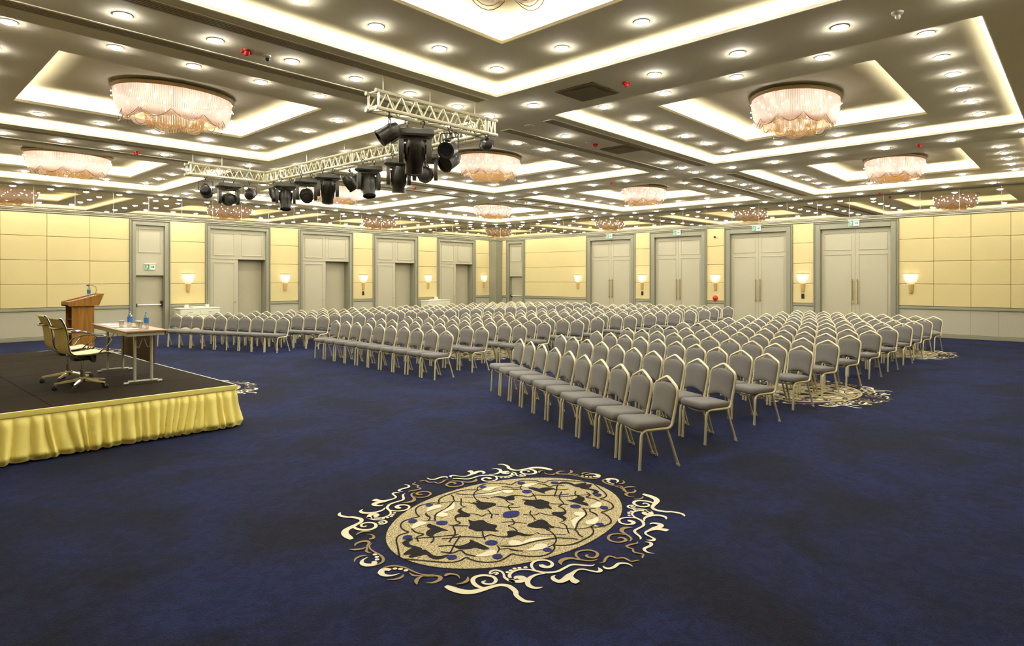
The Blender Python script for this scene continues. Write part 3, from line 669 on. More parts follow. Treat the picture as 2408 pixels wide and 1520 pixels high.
SL = [(8.91, 'beside the fire door, over the first sideboard'), (12.66, 'between the first and second tall door bays'), (16.4, 'between the second and third tall door bays'), (20.15, 'over the second sideboard'), (24.0, 'on the left wall by the far corner')]
SR = [(18.85, 'at the far end of the right wall'), (15.25, 'above a black switch, far right wall'), (11.78, 'above the red fire bell'), (8.32, 'above a black switch, nearer right wall'), (4.81, 'nearest, beside the large padded wall')]
for u, w in SL:
    lb = 'glowing crystal wall sconce ' + w
    if first: sc0.location = (u, YW-.03, 1.98); sc0.rotation_euler = (0, 0, PI); sc0['label'] = lb; first = False
    else: dup(sc0, (u, YW-.03, 1.98), PI, lb)
for u, w in SR: dup(sc0, (XW-.03, u, 1.98), PI/2, 'glowing crystal wall sconce ' + w)
def wall_thing(name, side, u, z, label, cat, d=.03): return thing(name, label, cat, W(side, u, d, z), PI if side == 'left' else PI/2)
for side, u, w in (('left', 16.4, 'left wall'), ('right', 8.32, 'right wall, nearer the camera'), ('right', 15.25, 'right wall, farther away')):
    t = wall_thing('wall_switch', side, u, 1.29, 'small black wall control below a sconce, ' + w, 'switch')
    m = MB(); m.cbox(-.055, 0, -.09, .055, .02, .09, .006); m.build('plate', M['black_plastic'], t)
    m = MB(); m.cbox(-.03, .0205, -.05, .03, .032, .05, .005); m.build('rocker', M['black_metal'], t)
t = wall_thing('fire_bell', 'right', 11.79, 1.15, 'round red fire bell on the cream wall below a sconce', 'alarm')
m = MB(); m.lathe([(.11, 0), (.11, .02), (.095, .045), (.05, .065), (.004, .07)], 20, T=Matrix.Rotation(-PI/2, 4, 'X')); m.build('bell', M['red'], t)
m = MB(); m.cbox(-.05, 0, -.16, .05, .03, -.115, .006); m.build('back_box', M['red'], t)
t = wall_thing('wall_camera', 'right', 11.79, 3.67, 'small black dome camera high on the cream wall', 'camera')
m = MB(); m.sphere((0, .06, 0), .045, 12, 8); m.build('dome', M['black_plastic'], t); m = MB(); m.lathe([(.05, 0), (.05, .03)], 14, T=Matrix.Rotation(-PI/2, 4, 'X')); m.build('mount', M['white_pl'], t)
def exit_sign(side, u, z, label, d=.075, wht=False):
    t = wall_thing('exit_sign', side, u, z, label, 'sign', d)
    m = MB(); m.cbox(-.17, 0, -.10, .17, .03, .10, .006); m.cbox(-.19, -.01, .09, .19, .05, .12, .006); m.build('sign_plate', M['white_pl'] if wht else M['white_pl'], t)
    g = MB(); y = .031
    def q(pts): g.add([(x, y, zz) for x, zz in pts], [tuple(range(len(pts)))])
    q([(.155, -.085), (.155, .08), (.02, .08), (.02, -.085)])
    q([(-.02, -.02), (-.02, .02), (-.09, .02), (-.09, .055), (-.15, 0), (-.09, -.055), (-.09, -.02)])
    g.build('exit_arrow', M['green'], t, None)
    f = MB(); y = .0325
    def w_(pts): f.add([(x, y, zz) for x, zz in pts], [tuple(range(len(pts)))])
    w_([(.10+.016*cos(k*PI/4), .055+.016*sin(k*PI/4)) for k in range(8)]); w_([(.115, .035), (.085, .035), (.075, -.01), (.105, -.015)]); w_([(.085, .03), (.05, .01), (.045, .02), (.08, .04)])
    w_([(.105, -.01), (.09, -.015), (.06, -.05), (.07, -.06)]); w_([(.105, -.01), (.09, -.01), (.12, -.075), (.135, -.07)]); f.build('running_figure', M['white_pl'], t, None)
for u, w in ((6.55, 'over the nearest double door'), (13.5, 'over the third double door from the near end'), (17.0, 'over the farthest double door')): exit_sign('right', u, 3.93, 'green and white exit sign ' + w)
exit_sign('right', 10.05, 3.93, 'mostly white exit sign over the second double door', wht=True)
exit_sign('left', 7.66, 2.36, 'pale green exit sign above the fire door by the stage', -.03)

# ------------------------------------------------------------------ banquet chairs
def chair_mbs():
    """local: x forward, y left; returns the parts of one chair"""
    P = {}
    t = .0155
    legs = []
    for s in (1, -1):
        m = MB(); y = .205*s
        m.tube([(.205, y, .012), (.195, y, .20), (.186, y, .345), (.174, y, .378), (.150, y, .396), (.12, y, .402)], t, 8); m.cyl((.205, y, 0), (.205, y, .022), .017, 8); legs.append(m)
        m = MB(); m.tube([(-.125, y*.96, .395), (-.165, y*.96, .29), (-.255, y*1.0, .02)], t*.9, 8); m.cyl((-.262, y, 0), (-.25, y, .03), .018, 8); legs.append(m)
    P['leg'] = legs
    f = MB()
    for s in (1, -1):
        y = .205*s
        f.tube([(.12, y, .402), (0, y, .402), (-.12, y, .402), (-.155, y, .412), (-.178, y, .436), (-.19, y, .47)], t, 8)
    pts = []
    def bx(z): return -.19-(z-.47)*.17-.03*math.sin(min(1, (z-.47)/.35)*PI)*.3
    L = [(.205, .47), (.205, .56), (.209, .66), (.214, .745), (.208, .79), (.186, .822), (.14, .846), (.07, .880), (.02, .900), (0, .904)]
    loop = [(bx(z), y, z) for y, z in L] + [(bx(z), -y, z) for y, z in L[::-1][1:]]
    f.tube(loop, t, 8)
    f.tube([(.155, -.2, .385), (.165, -.1, .372), (.168, 0, .368), (.165, .1, .372), (.155, .2, .385)], .010, 6)
    f.tube([(-.15, -.2, .40), (-.15, .2, .40)], .010, 6)
    f.tube([(.16, .15, .392), (-.15, .15, .392)], .009, 6); f.tube([(.16, -.15, .392), (-.15, -.15, .392)], .009, 6)
    P['frame'] = f
    def outline(x0, x1, w0, w1, k, c=.05):
        o = []
        for cx_, cy_, a0 in ((x1-c, w1-c, 0), (x0+c, w0-c, 90), (x0+c, -w0+c, 180), (x1-c, -w1+c, 270)):
            for q in range(5): a = R(a0+22.5*q); o.append((cx_+c*cos(a), cy_+c*sin(a)))
        cxm = (x0+x1)/2
        return [(cxm+(x-cxm)*k, y*k) for x, y in o]
    s = MB(); lv = [(.93, .408), (.985, .418), (1.0, .435), (1.0, .452), (.985, .468), (.93, .480), (.8, .487), (.5, .491), (.1, .492)]
    s.loft([[(x, y, z+(.006*(x/.2) if z > .47 else 0)) for x, y in outline(-.20, .245, .198, .222, k)] for k, z in lv]); P['seat'] = s
    b = MB(); prof = [(.192, .50), (.193, .58), (.197, .68), (.202, .745), (.196, .785), (.172, .813), (.125, .832), (.06, .845), (0, .848)]
    top = prof + [(-y, z) for y, z in prof[::-1][1:]]
    bot = [(-.192*(1-2*q/8), .50+.045*math.sin(PI*q/8)) for q in range(1, 8)]
    outl = top + [(y, z) for y, z in bot]
    cyz = (0, .67); rings = []
    for k, off in ((.90, -.026), (.97, -.021), (1.0, -.008), (1.0, .012), (.97, .027), (.90, .034), (.6, .040), (.1, .042)):
        rings.append([(bx(cyz[1]+(z-cyz[1])*k)+off, y*k, cyz[1]+(z-cyz[1])*k) for y, z in outl])
    b.loft(rings[::-1]); P['backrest'] = b
    return P
CP = chair_mbs(); CMESH = {}
def make_chair(label):
    t = thing('banquet_chair', label, 'chair', (0, 0, 0), 0, 'banquet chairs in rows')
    CP['frame'].build('frame', M['gold_frame'], t); CP['seat'].build('seat', M['grey_fab'], t, 50); CP['backrest'].build('backrest', M['grey_fab'], t, 50)
    for l in CP['leg']: l.build('leg', M['gold_frame'], t)
    remember(t); return t
APX = -.263
rows = []   # (block, row, x1, y1, x10, y10)
A10 = [8.16, 9.28, 10.44, 11.54, 12.73, 13.97, 15.2, 16.5, 17.85, 19.1, 20.4, 21.7]
A1x = [6.14, 7.53, 8.92, 10.27, 11.56, 12.83, 14.25, 15.62, 17.0, 18.15, 19.35, 20.69]
for i in range(12): rows.append(('right', i, A1x[i], 3.44, A10[i], 7.40))
BX = [8.42, 9.60, 10.74, 11.80, 13.0, 14.15, 15.55, 16.78, 18.1, 19.35, 20.5, 21.55, 22.9]; BY = [9.63, 9.82, 9.75, 9.92, 9.83, 10.02, 9.88, 9.97, 9.9, 10.0, 10.06, 10.25, 10.3]
for i in range(13): rows.append(('middle', i, BX[i], BY[i], BX[i]+.22, BY[i]+4.42))
for i in range(13): rows.append(('left', i, 8.37+1.2*i, 16.25, 8.37+1.2*i-1.42, 16.25+3.72))
BLK = {'right': 'nearest block by the right', 'middle': 'middle block', 'left': 'left block behind the stage'}
spots = []; rc = random.Random(11)
for bl, i, xa, ya, xb, yb in rows:
    L = math.hypot(xb-xa, yb-ya); nx, ny = -(yb-ya)/L, (xb-xa)/L          # facing direction, towards -x
    rz = math.atan2(ny, nx); n = 10
    for k in range(n):
        s = k/9; x = xa+(xb-xa)*s; y = ya+(yb-ya)*s; j = .012 if k else .0
        jr = rc.uniform(-.018, .018); x += rc.uniform(-j, j); y += rc.uniform(-j, j)*.2
        spots.append((bl, i, k, x-APX*cos(rz+jr), y-APX*sin(rz+jr), rz+jr))
spots.sort(key=lambda q: math.hypot(q[3], q[4]))
ch = None
for q, (bl, i, k, x, y, rz) in enumerate(spots[:300]):
    lb = 'grey gold-framed banquet chair, %s, %s row, %s from its right end' % (BLK[bl], 'front' if i == 0 else ORD[i], ORD[k])
    if ch is None: ch = make_chair(lb); ch.location = (x, y, 0); ch.rotation_euler = (0, 0, rz)
    else: dup(ch, (x, y, 0), rz, lb)
rest = MB()
for (bl, i, k, x, y, rz) in spots[300:]:
    T = Matrix.Translation((x, y, 0)) @ Matrix.Rotation(rz, 4, 'Z')
    for p, mi in [(CP['frame'], 0), (CP['seat'], 1), (CP['backrest'], 1)]+[(l, 0) for l in CP['leg']]:
        b0 = len(rest.v); rest.v += [tuple(T @ Vector(v)) for v in p.v]; rest.f += [[b0+a for a in f] for f in p.f]; rest.m += [mi]*len(p.f)
tag(rest.build('banquet_chairs', [M['gold_frame'], M['grey_fab']], None, 45), 'grey gold-framed banquet chairs of the farthest rows before the back wall', 'chairs', 'banquet chairs in rows', 'stuff')

# ------------------------------------------------------------------ stage
SZ = .55; SX0, SX1, SY0, SY1 = -1.3, 3.66, 8.42, 15.0
st_ = thing('stage', 'low stage with dark brown carpet deck and gathered yellow satin skirt', 'stage', (SX1, SY0, 0))
def loc_(x, y, z=0): return (x-SX1, y-SY0, z)
m = MB()
xs_ = [SX0, -.32, 1.67, SX1]; ys_ = [SY0, 9.42, 10.42, 11.42, 12.42, 13.42, 14.2, SY1]
for a, b in zip(xs_[:-1], xs_[1:]):
    for c, d in zip(ys_[:-1], ys_[1:]):
        e = .0025; m.cbox(a+e-SX1, c+e-SY0, SZ-.06, b-e-SX1, d-e-SY0, SZ, .003)
m.build('deck_panels', M['stage_top'], st_)
m = MB(); m.box(SX0+.05-SX1, .05, SZ-.12, -.05, SY1-SY0-.05, SZ-.061)
for x in (SX0+.1, .5, 2.1, SX1-.15):
    for y in (SY0+.12, 11.5, SY1-.15): m.box(x-.03-SX1, y-.03-SY0, 0, x+.03-SX1, y+.03-SY0, SZ-.12)
m.build('understructure', M['black_metal'], st_)
def skirt():
    rnd = random.Random(5); m = MB()
    path = [(SX0, SY0-.012, 0, -1)]; ds = .0105
    L1 = SX1-SX0; L2 = SY1-SY0; tot = L1+L2+L1; N = int(tot/ds)
    folds = []; s = 0
    while s < tot+.5:
        w = rnd.uniform(.06, .15); folds.append((s, w, rnd.uniform(.5, 1.0), rnd.uniform(-.07, .07), rnd.uniform(.75, 1.1))); s += w
    NZ = 22; rows_ = []
    starts = [f[0] for f in folds]
    import bisect
    def fold(s, t):
        i = max(0, bisect.bisect_right(starts, s)-1); s0, w, a, lean, bl = folds[i]
        ph = (s-s0)/w; return a*(max(0.0, math.sin(PI*ph))**.6)
    def pos(s):
        if s < L1: return (SX0+s, SY0, 0, -1)
        if s < L1+L2: return (SX1, SY0+s-L1, 1, 0)
        return (SX1-(s-L1-L2), SY1, 0, 1)
    for iz in range(NZ+1):
        t = iz/NZ; row = []
        for k in range(N+1):
            s = k*ds; i = max(0, bisect.bisect_right(starts, s)-1); lean = folds[i][3]
            wave = .06*math.sin(s*3.1+1)+.035*math.sin(s*7.7)
            ss = s + (lean*.25+wave)*t**1.5
            f = fold(max(0, ss), t)
            d = .002 + .040*f*min(1, t*6) + t*.075*f + t*t*(.06+.03*math.sin(s*1.3)) + .012*t*math.sin(s*31+5*t)
            if t > .86: d -= (t-.86)*(.1+.55*f)       # cloth tucks back in where it meets the floor
            x, y, nx, ny = pos(s)
            # round the corners
            for cs, (ax, ay), (bx_, by_) in ((L1, (0, -1), (1, 0)), (L1+L2, (1, 0), (0, 1))):
                q = (s-cs)/.06
                if abs(q) < 1: u_ = (q+1)/2; nx, ny = ax*(1-u_)+bx_*u_, ay*(1-u_)+by_*u_
            z = (SZ-.055)*(1-t) + (.012+.02*(1-f)*(t > .9))*t
            row.append((x-SX1+nx*d, y-SY0+ny*d, z))
        rows_.append(row)
    vv = [v for r in rows_ for v in r]; n = N+1
    m.add(vv, [(i*n+k, (i+1)*n+k, (i+1)*n+k+1, i*n+k+1) for i in range(NZ) for k in range(N)]); sk = m.build('skirt', M['skirt'], st_, 180)
    b = MB(); pts = [(SX0-SX1, -.006), (.006, -.006), (.006, SY1-SY0+.006), (SX0-SX1, SY1-SY0+.006)]
    prof = [(.0, SZ+.002), (.012, SZ-.002), (.014, SZ-.03), (.012, SZ-.056), (0, SZ-.058)]
    vv = []
    for o, z in prof: vv += [(pts[0][0], pts[0][1]-o, z), (pts[1][0]+o, pts[1][1]-o, z), (pts[2][0]+o, pts[2][1]+o, z), (pts[3][0], pts[3][1]+o, z)]
    b.add(vv, [(i*4+k, (i+1)*4+k, (i+1)*4+k+1, i*4+k+1) for i in range(4) for k in range(3)]); b.build('header_band', M['skirt'], sk)
    e = MB(); e.box(-.002, .0, SZ, .012, SY1-SY0, SZ+.006); e.build('edge_trim', M['white_pl'], st_)
skirt()

# -- folding conference table on the stage
TZ = SZ; tb = thing('folding_table', 'narrow wooden folding table with grey T legs on the stage', 'table', (2.905, 10.25, TZ), R(-3.0))
m = MB(); m.cbox(-.25, -1.0, .70, .25, 1.0, .722, .004); m.build('tabletop', M['table_edge'], tb)
m = MB(); m.box(-.22, -.97, .65, .22, .97, .699); m.build('apron', M['tbl_grey'], tb)
for y in (-.79, .74):
    m = MB()
    for x in (-.09, .11): m.tube([(x, y, .65), (x, y, .03)], .019, 10)
    m.tube([(-.17, y, .035), (.19, y, .035)], .017, 8); m.tube([(-.09, y, .50), (-.04, y, .485), (-.0, y, .60)], .007, 6); m.tube([(.11, y, .50), (.06, y, .485), (.02, y, .60)], .007, 6)
    for x in (-.19, .21): m.cyl((x-.03, y, .018), (x+.03, y, .018), .018, 8)
    m.build('leg', M['tbl_grey'], tb)
m = MB(); m.cbox(.165, -.66, .24, .185, .98, .64, .003); m.build('modesty_panel', M['walnut'], tb)
for y in (-.93, .93):
    m = MB(); m.cbox(.20, y-.03, .665, .245, y+.03, .699, .004); m.build('corner_bracket', M['black_plastic'], tb)
# -- things on the table (z = table top)
TT = TZ+.722
def on_table(x, y): c_, s_ = cos(R(-3)), sin(R(-3)); return (2.905+x*c_-y*s_, 10.25+x*s_+y*c_, TT+.0005)
def bottle(label, loc):
    t = thing('water_bottle', label, 'bottle', loc, 0, 'blue labelled water bottles')
    m = MB(); m.lathe([(.026, 0), (.031, .006), (.031, .05), (.029, .056), (.031, .062), (.031, .15), (.028, .165), (.018, .188), (.0125, .2), (.0125, .212)], 16); m.build('body', M['pet'], t)
    m = MB(); m.lathe([(.0318, .078), (.0318, .146)], 16, caps=False); m.build('label', M['label'], t)
    m = MB(); m.lathe([(.0145, .205), (.0145, .222), (.012, .225)], 12); m.build('cap', M['cap'], t)
bottle('blue labelled water bottle on the table, left of two', on_table(-.03, -.28)); bottle('blue labelled water bottle on the table, nearer the audience', on_table(.09, -.62))
def tumbler(label, loc):
    t = thing('drinking_glass', label, 'glass', loc, 0, 'glasses on the stage table'); m = MB()
    m.lathe([(.026, 0), (.034, .095), (.0315, .095), (.025, .008), (.002, .006)], 14); m.build('bowl', M['glass'], t)
    m = MB(); m.lathe([(.036, .096), (.036, .100), (.004, .101)], 14); m.build('paper_cover', M['paper'], t)
tumbler('covered drinking glass left of the first bottle', on_table(-.12, -.22)); tumbler('covered drinking glass between the two bottles', on_table(.03, -.45)); tumbler('covered drinking glass nearest the second bottle', on_table(.03, -.56))
def paper(label, x, y, w, h, rz):
    t = thing('paper_sheet', label, 'paper', on_table(x, y), rz, 'papers on the stage table'); m = MB(); m.cbox(-w/2, -h/2, 0, w/2, h/2, .004, .001); m.build('sheet', M['paper'], t)
    m = MB(); m.cbox(-w/2+.01, h/2-.03, .0042, w/2-.01, h/2-.01, .006, .0008); m.build('binding', M['white_pl'], t)
paper('white notepad at the far end of the table', -.09, .55, .21, .29, .1); paper('white notepad in the middle of the table', -.10, .1, .21, .29, -.05); paper('white notepad at the near end of the table', -.10, -.52, .21, .29, .08)
t = thing('flower_saucer', 'small cream dish lying between the bottles on the table', 'dish', on_table(.0, -.36)); m = MB(); m.lathe([(.03, 0), (.05, .012), (.047, .012), (.028, .004), (.002, .003)], 16); m.build('dish', M['leather'], t)
m = MB()
for k in range(5): m.sphere((.018*cos(k*1.26), .018*sin(k*1.26), .016), .011, 8, 5)
m.build('sweets', M['cloth_w'], t)

# -- lectern
lx0, ly0 = 3.10, 14.2
t = thing('lectern', 'brown wooden lectern with sloping top and open shelves', 'lectern', (lx0, ly0, SZ))
W_, D_ = .365, .46
m = MB(); m.cbox(.0, 0, 0, W_, .02, .88, .003); m.build('side_panel', M['wood'], t)
m = MB(); m.cbox(.0, D_-.02, 0, W_, D_, .88, .003); m.build('side_panel', M['wood'], t)
m = MB(); m.cbox(W_-.02, .02, 0, W_, D_-.02, .88, .002); m.build('front_panel', M['wood'], t)
for z in (.03, .33, .62): m = MB(); m.box(.01, .02, z, W_-.02, D_-.02, z+.02); m.build('shelf', M['wood_in'], t)
m = MB(); m.prism([(0, 0), (1, 0)], 0, 1) if False else None
def side_poly(o=0): return [(-.06, .90+o), (-.06, .985), (.50, 1.125), (.42, .90+o)]
m = MB(); ty0, ty1 = -.055, D_+.055
m.loft([[(x, ty0, z) for x, z in [(-.06, .885), (.43, .885), (.52, 1.12), (-.06, .965)]], [(x, ty0+.02, z) for x, z in [(-.06, .885), (.43, .885), (.52, 1.12), (-.06, .965)]]])
m.loft([[(x, ty1-.02, z) for x, z in [(-.06, .885), (.43, .885), (.52, 1.12), (-.06, .965)]], [(x, ty1, z) for x, z in [(-.06, .885), (.43, .885), (.52, 1.12), (-.06, .965)]]])
m.box(-.06, ty0+.02, .885, .42, ty1-.02, .905); m.loft([[(-.06, ty0+.02, .885), (-.06, ty1-.02, .885), (-.06, ty1-.02, .965), (-.06, ty0+.02, .965)], [(-.04, ty0+.02, .885), (-.04, ty1-.02, .885), (-.04, ty1-.02, .965), (-.04, ty0+.02, .965)]])
m.loft([[(.41, ty0+.02, .885), (.41, ty1-.02, .885), (.50, ty1-.02, 1.115), (.50, ty0+.02, 1.115)], [(.43, ty0+.02, .885), (.43, ty1-.02, .885), (.52, ty1-.02, 1.12), (.52, ty0+.02, 1.12)]])
tp = m.build('top_box', M['wood'], t)
m = MB(); m.loft([[(-.03, ty0+.025, .935), (-.03, ty1-.025, .935), (.47, ty1-.025, 1.075), (.47, ty0+.025, 1.075)], [(-.03, ty0+.025, .945), (-.03, ty1-.025, .945), (.47, ty1-.025, 1.085), (.47, ty0+.025, 1.085)]]); m.build('reading_board', M['table_edge'], tp)
bottle('blue capped water bottle standing on the lectern', (lx0+.30, ly0+.10, SZ+1.045))
t = thing('microphone', 'brass gooseneck microphone curving up from the lectern', 'microphone', (lx0+.40, ly0+.12, SZ+1.07))
m = MB(); m.lathe([(.03, 0), (.03, .008), (.012, .014), (.004, .016)], 14); m.build('base', M['brass'], t)
m = MB(); m.tube([(0, 0, .012), (.02, 0, .06), (.03, 0, .12), (.02, 0, .17), (-.03, 0, .205), (-.09, 0, .21)], .006, 8); m.build('gooseneck', M['brass'], t)
m = MB(); m.tube([(-.085, 0, .21), (-.10, 0, .209), (-.135, 0, .204)], .010, 8, rr=[.007, .012, .011]); m.build('capsule', M['black_metal'], t)

# -- office chairs on the stage
def office_chair(label):
    t = thing('office_chair', label, 'chair', (0, 0, 0), 0, 'ribbed cream office chairs on the stage')
    prof = [(.25, .435), (.235, .455), (.18, .462), (.08, .452), (-.04, .445), (-.14, .45), (-.19, .475), (-.215, .53), (-.225, .60), (-.232, .68), (-.245, .76), (-.27, .84), (-.30, .905), (-.33, .915)]
    P = cr(prof, 5); hw = .225
    def sling(a, b, name):
        m = MB(); Q = P[a:b]; rings = []
        for side, off in ((0, .0), (1, .014)):
            for i, (x, z) in enumerate(Q):
                g0 = P[max(a+i-1, 0)]; g1 = P[min(a+i+1, len(P)-1)]; dx, dz = g1[0]-g0[0], g1[1]-g0[1]; l = math.hypot(dx, dz) or 1
                rib = .005*abs(math.sin((a+i)*PI/2.5)) if side == 0 else 0
                rings.append([(x-dz/l*(off-rib)*-1*-1, y, z+dx/l*(off-rib)*-1*-1) for y in (-hw, -hw*.9, 0, hw*.9, hw)])
        n = len(Q); top = rings[:n]; bot = rings[n:]
        m.loft([top[i]+bot[i][::-1] for i in range(n)]); return m.build(name, M['leather'], t, 60)
    sling(0, 31, 'seat'); sling(30, len(P), 'backrest')
    for s in (1, -1):
        m = MB(); y = s*(hw+.012)
        m.tube([(x, y, z+.0) for x, z in P[::2]], .010, 8); m.build('side_rail', M['chrome'], t)
        m = MB(); y2 = s*(hw+.045)
        m.tube(cr([(-.225, y, .585), (-.19, y2, .66), (-.06, y2+s*.01, .70), (.10, y2+s*.01, .69), (.21, y2, .655), (.235, y2, .61), (.17, y2, .53), (.10, y, .452)], 4), .0085, 8)
        m.build('armrest', M['chrome'], t)
    m = MB(); m.tube(cr([(-.245, -.19, .80), (-.315, -.15, .79), (-.33, 0, .785), (-.315, .15, .79), (-.245, .19, .80)], 4), .011, 8); m.build('back_handle', M['chrome'], t)
    m = MB(); m.cbox(-.12, -.09, .36, .13, .09, .425, .015); m.tube([(0, .06, .385), (0, .22, .385)], .008, 6); m.cyl((.08, -.13, .36), (.08, -.09, .36), .03, 10); m.cyl((.03, -.24, .405), (.03, .24, .405), .012, 8); m.cyl((-.11, -.23, .41), (-.11, .23, .41), .012, 8); m.build('tilt_mechanism', M['black_metal'], t)
    m = MB(); m.cyl((0, 0, .09), (0, 0, .24), .028, 14); m.cyl((0, 0, .24), (0, 0, .37), .016, 12); m.build('gas_lift', M['chrome'], t)
    m = MB(); m.lathe([(.045, .085), (.05, .10), (.045, .14), (.03, .145)], 16); bs = m.build('star_base', M['chrome'], t)
    for k in range(5):
        a = R(20+72*k); T = Matrix.Rotation(a, 4, 'Z')
        m = MB(); m.loft([[(.03, -.022, .095), (.03, .022, .095), (.03, .018, .13), (.03, -.018, .13)], [(.30, -.012, .068), (.30, .012, .068), (.30, .010, .085), (.30, -.010, .085)]], T=T); m.build('base_arm', M['chrome'], bs)
        m = MB(); T2 = T @ Matrix.Translation((.295, 0, 0)) @ Matrix.Rotation(R(40*k), 4, 'Z')
        for y0 in (-.024, .006): m.cyl((.0, y0, .028), (0, y0+.018, .028), .028, 12, T=T2)
        m.cyl((0, 0, .03), (0, 0, .072), .008, 8, T=T2); m.cbox(-.018, -.022, .038, .018, .022, .060, .006, T=T2); m.build('castor', M['black_plastic'], bs)
    remember(t); return t
oc = office_chair('cream ribbed office chair on chrome base, nearer of two on the stage'); oc.location = (2.22, 9.62, SZ); oc.rotation_euler = (0, 0, R(4))
dup(oc, (2.24, 10.42, SZ), R(0), 'cream ribbed office chair on chrome base, farther of two beside the lectern')

# ------------------------------------------------------------------ sideboards along the left wall
def sideboard(x0, x1, label):
    y0, y1 = 23.78, 24.36; t = thing('sideboard', label, 'cabinet', ((x0+x1)/2, y0, 0), 0, 'cream sideboards along the left wall'); h = (x1-x0)/2
    m = MB(); m.cbox(-h, .02, .08, h, y1-y0, .86, .006); m.box(-h+.05, .06, 0, h-.05, y1-y0-.03, .08); m.build('body', M['cloth_w'], t)
    m = MB(); m.cbox(-h-.02, 0, .861, h+.02, y1-y0+.02, .90, .008); m.build('worktop', M['cloth_w'], t)
    for s in (-1, 1):
        a, b = sorted((s*.012, s*(h-.012)))
        m = MB(); m.cbox(a, .0, .12, b, .0185, .64, .004); d = m.build('door', M['cloth_w'], t)
        m = MB(); m.tube([(s*.06, -.02, .42), (s*.06, -.02, .56)], .006, 6); m.tube([(s*.06, -.02, .43), (s*.06, .0, .43)], .005, 6); m.build('door_handle', M['brass'], d)
        m = MB(); m.cbox(a, .0, .66, b, .0185, .845, .004); d = m.build('drawer', M['cloth_w'], t)
        m = MB(); m.tube([((a+b)/2-.07, -.018, .76), ((a+b)/2+.07, -.018, .76)], .006, 6); m.build('drawer_handle', M['brass'], d)
    return t
sideboard(8.40, 9.78, 'cream sideboard with two doors under the first sconce, beside the fire door'); sideboard(19.62, 21.0, 'cream sideboard under the fourth sconce, farther along the left wall')
def box_on(x, y, w, d, h, label, name='serving_tray'):
    t = thing(name, label, 'tray' if 'tray' in name else 'box', (x, y, .9005)); m = MB(); m.cbox(-w/2, -d/2, 0, w/2, d/2, h, .006); m.build('body', M['white_pl'], t)
    m = MB(); m.cbox(-w/2-.01, -d/2-.01, h, w/2+.01, d/2+.01, h+.012, .004); m.build('lid', M['white_pl'], t)
box_on(9.05, 24.0, .42, .3, .035, 'white lidded tray in the middle of the nearer sideboard'); box_on(8.74, 24.15, .12, .12, .10, 'small white box left of the tray on the nearer sideboard', 'small_box'); box_on(9.45, 24.15, .12, .12, .09, 'small white box right of the tray on the nearer sideboard', 'small_box')
box_on(20.2, 24.0, .42, .3, .035, 'white lidded tray on the farther sideboard'); box_on(20.45, 24.2, .14, .12, .14, 'small white box on the farther sideboard', 'small_box')

# ------------------------------------------------------------------ lighting truss
ZB, ZU = 4.37, 4.61
tr = thing('lighting_truss', 'bright aluminium C-shaped lighting truss hung under the ceiling', 'truss', (7.57, 7.62, Z0))
def tl(p): return (p[0]-7.57, p[1]-7.62, p[2]-Z0)
def truss_run(a, b, axis, c):
    """square box truss with zigzag lacing; axis 'x' or 'y', c = centre of the other axis"""
    m = MB(); h = .12
    def P(s, o, z): return tl((s, c+o, z)) if axis == 'x' else tl((c+o, s, z))
    for o in (-h, h):
        for z in (ZB, ZU): m.tube([P(a, o, z), P(b, o, z)], .029, 8)
    n = max(2, round(abs(b-a)/.25)); st = (b-a)/n
    for k in range(n):
        s0, s1 = a+k*st, a+(k+1)*st; sm = (s0+s1)/2
        for o in (-h, h): m.tube([P(s0, o, ZB), P(sm, o, ZU)], .013, 5); m.tube([P(sm, o, ZU), P(s1, o, ZB)], .013, 5)
        for z in (ZB, ZU): m.tube([P(s0, -h, z), P(s1, h, z)] if k % 2 else [P(s0, h, z), P(s1, -h, z)], .009, 5)
    for s in (a, b):
        for o in (-h, h): m.tube([P(s, o, ZB-.0), P(s, o, ZU)], .018, 6)
        for z in (ZB, ZU): m.tube([P(s, -h, z), P(s, h, z)], .016, 6)
        e = .05*(1 if s == b else -1)*(1 if b > a else -1)
        for o in (-h, h):
            for z in (ZB, ZU): m.tube([P(s, o, z), P(s+e, o, z)], .032, 8)
    return m.build('truss_section', M['alu'], tr)
truss_run(5.28, 7.40, 'x', 7.62); truss_run(7.45, 7.62, 'x', 7.62); truss_run(7.80, 11.5, 'y', 7.57); truss_run(11.55, 15.28, 'y', 7.57); truss_run(15.38, 15.62, 'y', 7.57); truss_run(5.66, 7.40, 'x', 15.5)
for x, y in ((5.4, 7.56), (6.35, 7.66), (7.25, 7.6), (7.57, 8.9), (7.57, 10.4), (7.57, 12.0), (7.57, 13.6), (5.75, 15.5), (6.4, 15.46), (7.1, 15.5)):
    m = MB(); m.cyl(tl((x, y, ZU)), tl((x, y, Z0)), .006, 6); m.lathe([(.03, .0), (.03, .03), (.004, .035)], 8, T=Matrix.Translation(tl((x, y, ZU)))); m.build('hanger_rod', M['alu'], tr)

